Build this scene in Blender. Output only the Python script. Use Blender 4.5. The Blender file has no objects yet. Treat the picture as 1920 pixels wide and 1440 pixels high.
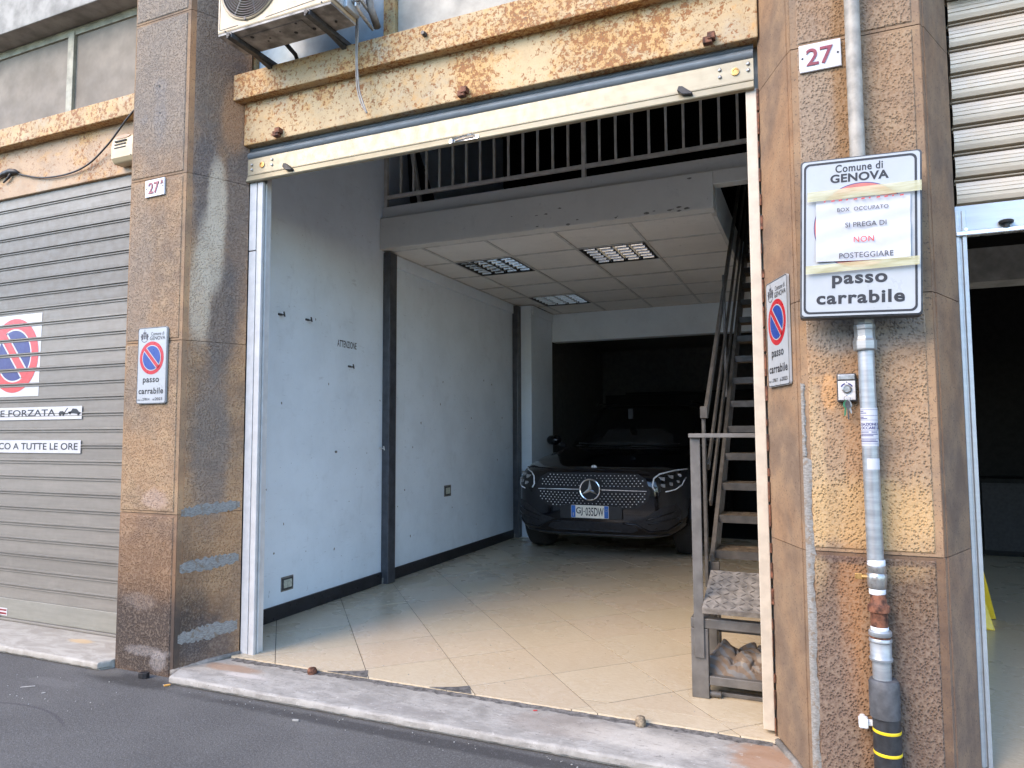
import bpy, bmesh, math, random
from mathutils import Vector, Matrix
from mathutils.bvhtree import BVHTree
from mathutils.geometry import tessellate_polygon

random.seed(7)
SC = bpy.context.scene
COL = SC.collection
R = math.radians

# ------------------------------------------------------------------ camera
cam_data = bpy.data.cameras.new('camera')
cam = bpy.data.objects.new('camera', cam_data)
COL.objects.link(cam)
SC.camera = cam
cam_data.sensor_fit = 'HORIZONTAL'
cam_data.sensor_width = 36.0
cam_data.lens = 36.0 * 1326.96 / 1920.0
cam_data.clip_start = 0.05
cam_data.clip_end = 400.0
_yaw, _pitch, _roll = R(23.2216), R(4.0028), R(-0.253)
_f = Vector((-math.sin(_yaw) * math.cos(_pitch), math.cos(_yaw) * math.cos(_pitch), math.sin(_pitch)))
_r = Vector((math.cos(_yaw), math.sin(_yaw), 0))
_u = _r.cross(_f)
_r2 = math.cos(_roll) * _r + math.sin(_roll) * _u
_u2 = -math.sin(_roll) * _r + math.cos(_roll) * _u
_m = Matrix((_r2, _u2, -_f)).transposed().to_4x4()
_m.translation = Vector((0, -3.12, 1.42))
cam.matrix_world = _m

# ------------------------------------------------------------------ light
SUN_AZ, SUN_EL = 214.0, 36.0          # soft warm light from the front left, across the street
world = bpy.data.worlds.new('World')
SC.world = world
world.use_nodes = True
wn = world.node_tree.nodes
wl_ = world.node_tree.links
bg = wn['Background']
sky = wn.new('ShaderNodeTexSky')
sky.sky_type = 'NISHITA'
sky.sun_disc = False
sky.sun_elevation = R(SUN_EL)
sky.sun_rotation = R(SUN_AZ)
sky.air_density = 1.0
sky.dust_density = 0.2
sky.ozone_density = 3.0
bg.inputs[1].default_value = 0.15
wl_.new(sky.outputs[0], bg.inputs[0])

sun_d = bpy.data.lights.new('sun', 'SUN')
sun_d.energy = 1.05
sun_d.angle = R(42)
sun_d.color = (1.0, 0.74, 0.46)
sun = bpy.data.objects.new('sun', sun_d)
COL.objects.link(sun)
_s = Vector((math.sin(R(SUN_AZ)) * math.cos(R(SUN_EL)), math.cos(R(SUN_AZ)) * math.cos(R(SUN_EL)), math.sin(R(SUN_EL))))
sun.rotation_euler = _s.to_track_quat('Z', 'Y').to_euler()
sun.location = (-6, -8, 9)

SC.view_settings.view_transform = 'Standard'
SC.view_settings.look = 'None'
SC.view_settings.gamma = 1.0
SC.view_settings.exposure = 2.38
SC.view_settings.use_curve_mapping = False
SC.render.engine = 'CYCLES'
SC.cycles.use_denoising = True
SC.cycles.max_bounces = 10
SC.cycles.diffuse_bounces = 7
SC.cycles.glossy_bounces = 4
SC.cycles.sample_clamp_indirect = 6.0
SC.cycles.caustics_reflective = False
SC.cycles.caustics_refractive = False

# ------------------------------------------------------------------ node helper
class G:
    def __init__(s, name):
        s.m = bpy.data.materials.new(name)
        s.m.use_nodes = True
        s.t = s.m.node_tree
        s.b = s.t.nodes['Principled BSDF']
        s._pos = None

    def n(s, t, **kw):
        x = s.t.nodes.new(t)
        for k, v in kw.items():
            setattr(x, k, v)
        return x

    def put(s, sock, v):
        if isinstance(v, bpy.types.NodeSocket):
            s.t.links.new(v, sock)
        elif v is not None:
            if sock.type == 'RGBA' and not hasattr(v, '__len__'):
                v = (v, v, v, 1)
            elif sock.type == 'RGBA' and len(v) == 3:
                v = (*v, 1)
            sock.default_value = v

    def pos(s):
        if s._pos is None:
            s._pos = s.n('ShaderNodeNewGeometry').outputs['Position']
        return s._pos

    def objpos(s):
        return s.n('ShaderNodeTexCoord').outputs['Object']

    def map(s, vec, scale=(1, 1, 1), rot=(0, 0, 0), loc=(0, 0, 0)):
        x = s.n('ShaderNodeMapping')
        s.put(x.inputs[0], vec)
        x.inputs['Scale'].default_value = scale
        x.inputs['Rotation'].default_value = rot
        x.inputs['Location'].default_value = loc
        return x.outputs[0]

    def noise(s, scale, detail=3, rough=0.55, vec=None, dist=0.0):
        x = s.n('ShaderNodeTexNoise')
        s.put(x.inputs['Vector'], vec if vec is not None else s.pos())
        x.inputs['Scale'].default_value = scale
        x.inputs['Detail'].default_value = detail
        x.inputs['Roughness'].default_value = rough
        x.inputs['Distortion'].default_value = dist
        return x.outputs['Fac']

    def voro(s, scale, vec=None, feature='F1', out='Distance', rnd=1.0):
        x = s.n('ShaderNodeTexVoronoi', feature=feature)
        s.put(x.inputs['Vector'], vec if vec is not None else s.pos())
        x.inputs['Scale'].default_value = scale
        x.inputs['Randomness'].default_value = rnd
        return x.outputs[out]

    def mr(s, v, a, b, c=0.0, d=1.0, smooth=True):
        x = s.n('ShaderNodeMapRange', interpolation_type='SMOOTHSTEP' if smooth else 'LINEAR')
        s.put(x.inputs[0], v)
        for i, k in enumerate((a, b, c, d)):
            x.inputs[i + 1].default_value = k
        return x.outputs[0]

    def math(s, op, a, b=None, clamp=False):
        x = s.n('ShaderNodeMath', operation=op, use_clamp=clamp)
        s.put(x.inputs[0], a)
        if b is not None:
            s.put(x.inputs[1], b)
        return x.outputs[0]

    def mix(s, f, a, b, blend='MIX'):
        x = s.n('ShaderNodeMix', data_type='RGBA', blend_type=blend)
        s.put(x.inputs[0], f)
        s.put(x.inputs[6], a)
        s.put(x.inputs[7], b)
        return x.outputs[2]

    def xyz(s, v):
        x = s.n('ShaderNodeSeparateXYZ')
        s.put(x.inputs[0], v)
        return x.outputs

    def vm(s, op, a, b):
        x = s.n('ShaderNodeVectorMath', operation=op)
        s.put(x.inputs[0], a)
        s.put(x.inputs[1], b)
        return x.outputs['Value'] if op in ('LENGTH', 'DISTANCE') else x.outputs[0]

    def blob(s, c, r, wob=0.5, scale=9, soft=0.35):
        """mask of a stain or painted shade with its own ragged outline"""
        d = s.vm('LENGTH', s.vm('DIVIDE', s.vm('SUBTRACT', s.pos(), c), r), (0, 0, 0))
        d = s.math('ADD', d, s.math('MULTIPLY', s.math('SUBTRACT', s.noise(scale, 4, 0.65), 0.5), wob * 2))
        return s.mr(d, 1.0 + soft, 1.0 - soft, 0, 1)

    def objcol(s):
        return s.n('ShaderNodeObjectInfo').outputs['Color']

    def objrand(s):
        return s.n('ShaderNodeObjectInfo').outputs['Random']

    def bump(s, h, strength=0.4, dist=0.01, prev=None):
        x = s.n('ShaderNodeBump')
        x.inputs['Strength'].default_value = strength
        x.inputs['Distance'].default_value = dist
        s.put(x.inputs['Height'], h)
        if prev is not None:
            s.put(x.inputs['Normal'], prev)
        return x.outputs[0]

    def out(s, col=None, rough=0.6, metal=0.0, normal=None, spec=0.5, coat=0.0, alpha=None):
        s.put(s.b.inputs['Base Color'], col)
        s.put(s.b.inputs['Roughness'], rough)
        s.put(s.b.inputs['Metallic'], metal)
        s.put(s.b.inputs['Specular IOR Level'], spec)
        s.put(s.b.inputs['Coat Weight'], coat)
        if normal is not None:
            s.put(s.b.inputs['Normal'], normal)
        if alpha is not None:
            s.put(s.b.inputs['Alpha'], alpha)
        return s.m


def plain(name, col, rough=0.5, metal=0.0, var=0.12, scale=14, bump=0.0, bscale=120, spec=0.5, coat=0.0):
    g = G(name)
    n1 = g.noise(scale, 4, 0.6)
    dark = tuple(c * (1 - var * 1.6) for c in col)
    light = tuple(min(1, c * (1 + var)) for c in col)
    c = g.mix(g.mr(n1, 0.3, 0.7), dark, light)
    r = g.mr(g.noise(scale * 2.3, 3), 0.3, 0.7, max(0.03, rough - 0.08), min(1, rough + 0.08))
    nrm = g.bump(g.noise(bscale, 3), bump, 0.004) if bump else None
    return g.out(c, r, metal, nrm, spec, coat)


# ------------------------------------------------------------------ mesh helper
class MB:
    def __init__(s):
        s.v, s.f, s.mi = [], [], []

    def add(s, vs, fs, mi=0):
        o = len(s.v)
        s.v += [tuple(p) for p in vs]
        for f in fs:
            s.f.append(tuple(i + o for i in f))
            s.mi.append(mi)
        return s

    def box(s, a, b, mi=0):
        (x0, y0, z0), (x1, y1, z1) = a, b
        x0, x1 = min(x0, x1), max(x0, x1)
        y0, y1 = min(y0, y1), max(y0, y1)
        z0, z1 = min(z0, z1), max(z0, z1)
        v = [(x0, y0, z0), (x1, y0, z0), (x1, y1, z0), (x0, y1, z0), (x0, y0, z1), (x1, y0, z1), (x1, y1, z1), (x0, y1, z1)]
        return s.add(v, [(0, 3, 2, 1), (4, 5, 6, 7), (0, 1, 5, 4), (1, 2, 6, 5), (2, 3, 7, 6), (3, 0, 4, 7)], mi)

    def prism(s, poly, d, mi=0, flip=False):
        """poly: list of 3D points (planar), extruded by vector d"""
        n = len(poly)
        P = [Vector(p) for p in poly]
        d = Vector(d)
        nrm = Vector((0, 0, 0))
        for i in range(n):
            nrm += P[i].cross(P[(i + 1) % n])
        if nrm.dot(d) > 0:
            P = P[::-1]
        v = P + [p + d for p in P]
        f = [tuple(range(n)), tuple(range(2 * n - 1, n - 1, -1))]
        for i in range(n):
            j = (i + 1) % n
            f.append((j, i, n + i, n + j))
        return s.add(v, f, mi)

    def bar(s, p, q, w, h, up=(0, 0, 1), mi=0):
        p, q = Vector(p), Vector(q)
        d = (q - p).normalized()
        side = d.cross(Vector(up))
        if side.length < 1e-4:
            side = d.cross(Vector((0, 1, 0)))
        side.normalize()
        u2 = side.cross(d).normalized()
        pts = [p + side * (sx * w / 2) + u2 * (sz * h / 2) for sx, sz in ((-1, -1), (1, -1), (1, 1), (-1, 1))]
        return s.prism(pts, q - p, mi)

    def tube(s, pts, r, n=10, mi=0, caps=True):
        pts = [Vector(p) for p in pts]
        rr = r if hasattr(r, '__len__') else [r] * len(pts)
        vs, fs = [], []
        prev = None
        for i, p in enumerate(pts):
            d = (pts[min(i + 1, len(pts) - 1)] - pts[max(i - 1, 0)]).normalized()
            if prev is None:
                a = d.cross(Vector((0, 0, 1)))
                if a.length < 1e-3:
                    a = d.cross(Vector((1, 0, 0)))
            else:
                a = prev - d * prev.dot(d)
            a.normalize()
            prev = a
            b = d.cross(a)
            for k in range(n):
                t = 2 * math.pi * k / n
                vs.append(p + (a * math.cos(t) + b * math.sin(t)) * rr[i])
        for i in range(len(pts) - 1):
            for k in range(n):
                k2 = (k + 1) % n
                fs.append((i * n + k, i * n + k2, (i + 1) * n + k2, (i + 1) * n + k))
        if caps:
            fs.append(tuple(range(n - 1, -1, -1)))
            fs.append(tuple(range((len(pts) - 1) * n, len(pts) * n)))
        return s.add(vs, fs, mi)

    def lathe(s, prof, c, axis='Z', n=24, mi=0):
        """prof: (radius, height) along axis through c"""
        c = Vector(c)
        vs, fs = [], []
        for r_, h in prof:
            for k in range(n):
                t = 2 * math.pi * k / n
                a, b = r_ * math.cos(t), r_ * math.sin(t)
                vs.append(c + Vector({'Z': (a, b, h), 'Y': (a, h, -b), 'X': (h, a, b)}[axis]))
        for i in range(len(prof) - 1):
            for k in range(n):
                k2 = (k + 1) % n
                fs.append((i * n + k, i * n + k2, (i + 1) * n + k2, (i + 1) * n + k))
        fs.append(tuple(range(n - 1, -1, -1)))
        fs.append(tuple(range((len(prof) - 1) * n, len(prof) * n)))
        return s.add(vs, fs, mi)

    def grid(s, fn, nu, nv, mi=0, thick=None):
        vs = [Vector(fn(i / nu, j / nv)) for j in range(nv + 1) for i in range(nu + 1)]
        fs = [(j * (nu + 1) + i, j * (nu + 1) + i + 1, (j + 1) * (nu + 1) + i + 1, (j + 1) * (nu + 1) + i)
              for j in range(nv) for i in range(nu)]
        s.add(vs, fs, mi)
        if thick is not None:
            t = Vector(thick)
            s.add([p + t for p in vs], [f[::-1] for f in fs], mi)
            rim = [i for i in range(nu + 1)] + [j * (nu + 1) + nu for j in range(1, nv + 1)] + \
                  [nv * (nu + 1) + i for i in range(nu - 1, -1, -1)] + [j * (nu + 1) for j in range(nv - 1, 0, -1)]
            k = len(rim)
            s.add([vs[i] for i in rim] + [vs[i] + t for i in rim],
                  [((a + 1) % k, a, k + a, k + (a + 1) % k) for a in range(k)], mi)
        return s

    def mesh(s, name, off=(0, 0, 0), mats=()):
        me = bpy.data.meshes.new(name)
        o = Vector(off)
        me.from_pydata([tuple(Vector(p) - o) for p in s.v], [], s.f)
        for m in mats:
            me.materials.append(m)
        if any(s.mi):
            me.polygons.foreach_set('material_index', s.mi)
        me.update()
        return me


WL = {}          # world position of each object's origin


def reg(o, p):
    WL[o.name] = Vector(p)


def tag(o, label=None, cat=None, group=None, kind=None):
    if label:
        o['label'] = label
    if cat:
        o['category'] = cat
    if group:
        o['group'] = group
    if kind:
        o['kind'] = kind
    return o


def thing(name, loc, label, cat, group=None, kind=None):
    o = bpy.data.objects.new(name, None)
    COL.objects.link(o)
    o.location = loc
    o.empty_display_size = 0.1
    reg(o, loc)
    return tag(o, label, cat, group, kind)


def obj(name, mb, mats, parent=None, bevel=0.0, seg=2, smooth=None, sub=0, color=None, kind=None, label=None, cat=None, group=None, loc=None):
    """links the collected geometry (world coordinates) as ONE mesh object"""
    if not isinstance(mats, (list, tuple)):
        mats = [mats]
    if parent is not None:
        off = WL[parent.name]
    elif loc is not None:
        off = Vector(loc)
    else:
        off = Vector((0, 0, 0))
    me = mb.mesh(name, off, mats)
    o = bpy.data.objects.new(name, me)
    COL.objects.link(o)
    if parent is not None:
        o.parent = parent
    else:
        o.location = off
    reg(o, off)
    if bevel:
        b = o.modifiers.new('bevel', 'BEVEL')
        b.width = bevel
        b.segments = seg
        b.limit_method = 'ANGLE'
        b.angle_limit = R(40)
        b.harden_normals = False
    if sub:
        q = o.modifiers.new('sub', 'SUBSURF')
        q.levels = sub
        q.render_levels = sub
    if smooth:
        for p in me.polygons:
            p.use_smooth = True
        if smooth is not True:
            me.set_sharp_from_angle(angle=R(smooth))
    if color:
        o.color = (*color, 1)
    return tag(o, label, cat, group, kind)


def inst(name, me, loc, parent, color=None, rot=None):
    """a further piece that shares mesh data; loc is a world position"""
    o = bpy.data.objects.new(name, me)
    COL.objects.link(o)
    o.parent = parent
    o.location = Vector(loc) - WL[parent.name]
    if rot:
        o.rotation_euler = rot
    if color:
        o.color = (*color, 1)
    reg(o, loc)
    return o


# ------------------------------------------------------------------ lettering
_tc = {}


def glyphs(s, bold, space=1.0):
    k = (s, bold, space)
    if k not in _tc:
        cu = bpy.data.curves.new('txt', 'FONT')
        cu.body = s
        cu.size = 1.0
        cu.offset = bold
        cu.space_character = space
        cu.resolution_u = 5
        o = bpy.data.objects.new('txt', cu)
        COL.objects.link(o)
        dg = bpy.context.evaluated_depsgraph_get()
        me = bpy.data.meshes.new_from_object(o.evaluated_get(dg))
        vs = [tuple(v.co) for v in me.vertices]
        fs = [tuple(p.vertices) for p in me.polygons]
        bpy.data.objects.remove(o)
        bpy.data.curves.remove(cu)
        bpy.data.meshes.remove(me)
        _tc[k] = (vs, fs)
    return _tc[k]


def text(mb, s, u0, v0, u1, v1, fr, bold=0.0, lift=0.001, space=1.0, mi=0):
    """fits the string in the rectangle u0..u1, v0..v1 of the frame fr=(origin,right,up)"""
    vs, fs = glyphs(s, bold, space)
    xs = [p[0] for p in vs]
    ys = [p[1] for p in vs]
    x0, x1, y0, y1 = min(xs), max(xs), min(ys), max(ys)
    o, r_, u_ = (Vector(q) for q in fr)
    nrm = r_.cross(u_).normalized()
    out = []
    for p in vs:
        a = u0 + (p[0] - x0) / (x1 - x0) * (u1 - u0)
        b = v0 + (p[1] - y0) / (y1 - y0) * (v1 - v0)
        out.append(o + r_ * a + u_ * b + nrm * lift)
    mb.add(out, fs, mi)
    return mb


def flat(mb, poly, fr, lift=0.001, thick=0.0006, mi=0):
    """a thin printed shape (polygon in frame coordinates)"""
    o, r_, u_ = (Vector(q) for q in fr)
    nrm = r_.cross(u_).normalized()
    P = [o + r_ * a + u_ * b + nrm * lift for a, b in poly]
    mb.prism(P, -nrm * thick, mi)
    return mb


def disc(cx, cy, r, n=40, a0=0, a1=2 * math.pi, ry=None):
    ry = ry or r
    return [(cx + r * math.cos(a0 + (a1 - a0) * k / n), cy + ry * math.sin(a0 + (a1 - a0) * k / n)) for k in range(n + (0 if abs(a1 - a0 - 2 * math.pi) < 1e-6 else 1))]


def ring(mb, cx, cy, r0, r1, fr, lift=0.001, n=40, mi=0, a0=0, a1=2 * math.pi):
    o, r_, u_ = (Vector(q) for q in fr)
    nrm = r_.cross(u_).normalized()
    vs, fs = [], []
    for k in range(n + 1):
        t = a0 + (a1 - a0) * k / n
        for rr in (r0, r1):
            vs.append(o + r_ * (cx + rr * math.cos(t)) + u_ * (cy + rr * math.sin(t)) + nrm * lift)
    for k in range(n):
        fs.append((2 * k, 2 * k + 1, 2 * k + 3, 2 * k + 2))
    mb.add(vs, fs, mi)
    return mb


def rrect(u0, v0, u1, v1, r, n=5):
    out = []
    for cx, cy, a in ((u1 - r, v0 + r, -90), (u1 - r, v1 - r, 0), (u0 + r, v1 - r, 90), (u0 + r, v0 + r, 180)):
        for k in range(n + 1):
            t = R(a + 90 * k / n)
            out.append((cx + r * math.cos(t), cy + r * math.sin(t)))
    return out


def frame_line(mb, outer, inner, fr, lift=0.001, mi=0):
    """strip between two outlines with equal point counts"""
    o, r_, u_ = (Vector(q) for q in fr)
    nrm = r_.cross(u_).normalized()
    n = len(outer)
    vs = [o + r_ * a + u_ * b + nrm * lift for a, b in outer] + [o + r_ * a + u_ * b + nrm * lift for a, b in inner]
    mb.add(vs, [(i, (i + 1) % n, n + (i + 1) % n, n + i) for i in range(n)], mi)
    return mb


def clip(poly, a, b, c):
    """keep the side a*x+b*y<=c of a 2D polygon"""
    out = []
    for i in range(len(poly)):
        p, q = poly[i], poly[(i + 1) % len(poly)]
        dp, dq = a * p[0] + b * p[1] - c, a * q[0] + b * q[1] - c
        if dp <= 0:
            out.append(p)
        if dp * dq < 0:
            t = dp / (dp - dq)
            out.append((p[0] + (q[0] - p[0]) * t, p[1] + (q[1] - p[1]) * t))
    return out


def area(poly):
    return abs(sum(poly[i][0] * poly[(i + 1) % len(poly)][1] - poly[(i + 1) % len(poly)][0] * poly[i][1] for i in range(len(poly)))) / 2 if len(poly) > 2 else 0
# ------------------------------------------------------------------ materials
def stone_mat(name, smooth=False, stains_and_shade=()):
    g = G(name)
    p = g.pos()
    big = g.noise(1.3, 5, 0.62, dist=0.6)
    mid = g.noise(7.0, 5, 0.65)
    pit = g.voro(80 if not smooth else 110, g.map(p, (1, 1, 1)), 'SMOOTH_F1')
    fine = g.noise(130, 4, 0.7)
    base = g.mix(g.mr(big, 0.36, 0.66), (0.275, 0.225, 0.18), (0.435, 0.305, 0.195))
    base = g.mix(g.math('MULTIPLY', g.mr(mid, 0.42, 0.72), 0.55), base, (0.50, 0.385, 0.255))
    base = g.mix(g.math('MULTIPLY', g.mr(mid, 0.50, 0.3), 0.38), base, (0.19, 0.145, 0.115))
    speck = g.mr(fine, 0.60, 0.74)
    base = g.mix(g.math('MULTIPLY', speck, 0.5), base, (0.12, 0.09, 0.075))
    base = g.mix(1.0, base, g.objcol(), 'MULTIPLY')
    base = g.mix(1.0, base, (0.72, 0.685, 0.665), 'MULTIPLY')
    for c, r, colr, st, wob in stains_and_shade:
        base = g.mix(g.math('MULTIPLY', g.blob(c, r, wob), st), base, colr)
    if smooth:
        base = g.mix(g.math('MULTIPLY', g.mr(g.noise(120, 2, 0.6), 0.60, 0.68), 0.75), base, (0.09, 0.065, 0.055))
        nrm = g.bump(g.math('ADD', g.math('MULTIPLY', g.noise(150, 3), 0.5), g.noise(14, 3)), 0.45, 0.006)
    else:
        # point-hammered face: round dimples of uneven size and depth
        wob = g.n('ShaderNodeTexNoise')
        g.put(wob.inputs['Vector'], p)
        wob.inputs['Scale'].default_value = 38
        wob.inputs['Detail'].default_value = 2
        pw = g.vm('ADD', p, g.vm('MULTIPLY', g.vm('SUBTRACT', wob.outputs['Color'], (0.5, 0.5, 0.5)), (0.007, 0.007, 0.007)))
        d = g.voro(96, g.map(pw, (1, 1, 0.9)), 'F1')
        pitm = g.mr(d, 0.12, 0.55)
        depth = g.mr(mid, 0.3, 0.7, 0.45, 1.0)
        h = g.math('ADD', g.math('MULTIPLY', g.math('MULTIPLY', pitm, depth), 1.0), g.math('MULTIPLY', fine, 0.35))
        h = g.math('ADD', h, g.math('MULTIPLY', g.noise(17, 3, 0.6), 0.8))
        nrm = g.bump(h, 0.75, 0.0075)
        base = g.mix(g.math('MULTIPLY', g.math('MULTIPLY', g.mr(d, 0.36, 0.12), depth), 0.55), base, (0.095, 0.07, 0.055))
        base = g.mix(g.math('MULTIPLY', g.mr(d, 0.55, 0.8), 0.12), base, (0.56, 0.45, 0.33))
    return g.out(base, 0.95, 0, nrm, 0.1)


GREY = (0.17, 0.155, 0.14)
SOOT = (0.055, 0.048, 0.045)
RUSTY = (0.48, 0.22, 0.07)
PALE = (0.62, 0.50, 0.365)
WHITE = (0.5, 0.47, 0.46)
left_stains = [
    ((-3.76, 0, 0.24), (0.44, 0.4, 0.30), SOOT, 0.88, 0.3),
    ((-3.72, 0, 0.62), (0.30, 0.4, 0.22), (0.19, 0.11, 0.06), 0.5, 0.4),
    ((-3.74, 0, 0.13), (0.19, 0.3, 0.03), WHITE, 0.22, 0.95),
    ((-3.63, 0, 0.08), (0.06, 0.3, 0.055), WHITE, 0.25, 0.95),
    ((-3.80, 0, 0.42), (0.14, 0.3, 0.05), (0.30, 0.27, 0.25), 0.2, 0.9),
    ((-3.70, 0, 1.03), (0.10, 0.3, 0.06), (0.50, 0.40, 0.37), 0.25, 0.8),
    ((-3.75, 0, 3.45), (0.05, 0.2, 0.20), (0.16, 0.145, 0.145), 0.6, 0.3),
    ((-3.76, 0, 3.62), (0.055, 0.2, 0.06), (0.16, 0.145, 0.145), 0.8, 0.25),
    ((-3.75, 0, 3.43), (0.055, 0.2, 0.07), (0.16, 0.145, 0.145), 0.8, 0.25),
    ((-3.89, 0, 3.43), (0.03, 0.2, 0.03), (0.16, 0.145, 0.145), 0.8, 0.25),
    ((-3.75, 0, 3.9), (0.5, 0.4, 0.75), (0.20, 0.175, 0.15), 0.7, 0.35),
    ((-3.9, 0, 2.3), (0.12, 0.3, 0.7), (0.21, 0.18, 0.15), 0.5, 0.4),
    # the splayed side: pale lime streak, soot either side
    ((-3.40, 0.19, 2.15), (0.06, 0.12, 0.42), (0.15, 0.13, 0.115), 0.8, 0.45),
    ((-3.36, 0.26, 3.0), (0.05, 0.12, 1.0), (0.14, 0.12, 0.11), 0.7, 0.35),
    ((-3.45, 0.1, 2.98), (0.06, 0.1, 0.4), (0.14, 0.125, 0.12), 0.75, 0.35),
    ((-3.425, 0.165, 2.86), (0.05, 0.060, 0.30), PALE, 0.8, 0.22),
    ((-3.44, 0.135, 2.55), (0.06, 0.085, 0.26), PALE, 0.75, 0.22),
    ((-3.465, 0.085, 2.28), (0.05, 0.075, 0.30), PALE, 0.7, 0.3),
    ((-3.42, 0.15, 1.35), (0.07, 0.14, 0.5), (0.19, 0.165, 0.145), 0.6, 0.4),
    ((-3.44, 0.16, 3.75), (0.08, 0.2, 0.5), (0.16, 0.125, 0.10), 0.6, 0.35),
    ((-3.38, 0.25, 3.45), (0.06, 0.09, 0.22), (0.40, 0.215, 0.11), 0.7, 0.4),
    ((-3.42, 0.16, 0.15), (0.1, 0.2, 0.16), (0.12, 0.105, 0.10), 0.5, 0.4),
]
right_stains_and_shade = [
    ((0.10, 0, 1.55), (0.035, 0.2, 0.05), RUSTY, 0.0, 0.3),
    ((0.05, 0, 1.58), (0.025, 0.2, 0.07), (0.56, 0.28, 0.10), 0.5, 0.6),
    ((0.03, 0, 1.63), (0.05, 0.2, 0.02), (0.52, 0.30, 0.14), 0.4, 0.6),
    ((0.135, 0, 1.2), (0.035, 0.2, 1.0), (0.33, 0.18, 0.085), 0.5, 0.35),
    ((0.10, 0, 0.72), (0.04, 0.2, 0.36), (0.30, 0.15, 0.07), 0.6, 0.45),
    ((0.17, 0, 1.83), (0.22, 0.2, 0.10), (0.235, 0.20, 0.165), 0.85, 0.3),  # shade below the box sign, painted onto the stone
    ((-0.02, 0, 1.20), (0.05, 0.1, 0.40), (0.52, 0.37, 0.20), 0.5, 0.4),
    ((0.12, 0, 1.1), (0.30, 0.2, 0.13), (0.50, 0.32, 0.14), 0.55, 0.4),
    ((0.30, 0, 1.05), (0.12, 0.2, 0.18), (0.50, 0.33, 0.16), 0.5, 0.4),
    ((0.2, 0, 0.925), (0.28, 0.2, 0.022), (0.10, 0.07, 0.06), 0.7, 0.6),
    ((0.0, 0, 0.30), (0.12, 0.2, 0.45), (0.17, 0.125, 0.10), 0.6, 0.4),
    ((0.35, 0, 0.35), (0.12, 0.2, 0.35), (0.17, 0.125, 0.10), 0.5, 0.4),
    ((0.145, 0, 2.95), (0.04, 0.2, 0.55), (0.22, 0.12, 0.05), 0.65, 0.3),
    ((0.0, 0, 2.75), (0.10, 0.2, 0.35), (0.24, 0.20, 0.16), 0.5, 0.4),
    ((-0.10, 0.1, 2.2), (0.02, 0.05, 0.5), (0.16, 0.125, 0.10), 0.5, 0.4),
    ((-0.14, 0.17, 0.35), (0.08, 0.12, 0.35), (0.20, 0.165, 0.13), 0.7, 0.5),
    ((-0.16, 0.2, 0.85), (0.05, 0.12, 0.3), (0.50, 0.33, 0.15), 0.5, 0.5),
]
M = {}
M['stone_l'] = stone_mat('bush_hammered_stone_sooty', stains_and_shade=left_stains)
M['stone_r'] = stone_mat('bush_hammered_stone_tan', stains_and_shade=right_stains_and_shade)
M['stone_sl'] = stone_mat('smooth_stone_margin_sooty', True, [s_ for s_ in left_stains if s_[0][1] == 0 and s_[0][2] < 1])
M['stone_sr'] = stone_mat('smooth_stone_margin_tan', True)


def mortar():
    g = G('grey_mortar')
    c = g.mix(g.mr(g.noise(30, 4), 0.35, 0.65), (0.16, 0.15, 0.135), (0.255, 0.24, 0.215))
    return g.out(c, 0.9, 0, g.bump(g.noise(90, 4), 0.5, 0.006), 0.3)


M['mortar'] = mortar()
M['joint'] = plain('dark_joint_mortar', (0.13, 0.10, 0.08), 0.95, var=0.3, scale=30, bump=0.4)


def rust_paint(name, cream, amount=0.5, seed=0.0):
    g = G(name)
    p = g.map(g.pos(), (1, 1, 1), loc=(seed, seed * 0.7, seed * 1.3))
    big = g.noise(2.6, 4, 0.6, p)
    sp = g.noise(42, 5, 0.72, p)
    sp2 = g.noise(110, 3, 0.6, p)
    mid = g.noise(11, 5, 0.7, p)
    col = g.mix(g.mr(g.noise(5, 4, 0.6, p), 0.35, 0.68), cream, tuple(c * 0.80 for c in cream))
    col = g.mix(g.math('MULTIPLY', g.mr(g.noise(3.5, 5, 0.7, p), 0.52, 0.70), 0.55), col, (0.36, 0.32, 0.25))
    halo = g.mr(g.math('ADD', g.math('MULTIPLY', mid, 0.7), g.math('MULTIPLY', big, 0.55)), 0.63 - 0.06 * amount, 0.80 - 0.06 * amount)
    col = g.mix(g.math('MULTIPLY', halo, 0.8), col, (0.47, 0.26, 0.085))
    wide = g.mr(g.math('ADD', g.math('MULTIPLY', g.noise(4.5, 5, 0.68, g.map(p, (0.7, 1, 1.6))), 0.8), g.math('MULTIPLY', big, 0.3)), 0.60 - 0.04 * amount, 0.72 - 0.04 * amount)
    col = g.mix(g.math('MULTIPLY', wide, 0.6), col, (0.50, 0.30, 0.115))
    t = 0.668 - 0.085 * amount
    core = g.mr(g.math('ADD', g.math('MULTIPLY', sp, 0.80), g.math('MULTIPLY', big, 0.30)), t - 0.035, t + 0.03)
    col = g.mix(g.math('MULTIPLY', core, 0.92), col, (0.235, 0.085, 0.02))
    dots = g.mr(g.math('ADD', sp2, g.math('MULTIPLY', g.math('SUBTRACT', big, 0.5), 0.35)), 0.60, 0.655)
    col = g.mix(g.math('MULTIPLY', dots, 0.75), col, (0.16, 0.09, 0.045))
    h = g.math('SUBTRACT', g.math('MULTIPLY', g.noise(60, 4, 0.6, p), 0.5), g.math('MULTIPLY', core, 0.5))
    return g.out(col, 0.62, 0, g.bump(h, 0.5, 0.006), 0.35)


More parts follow.
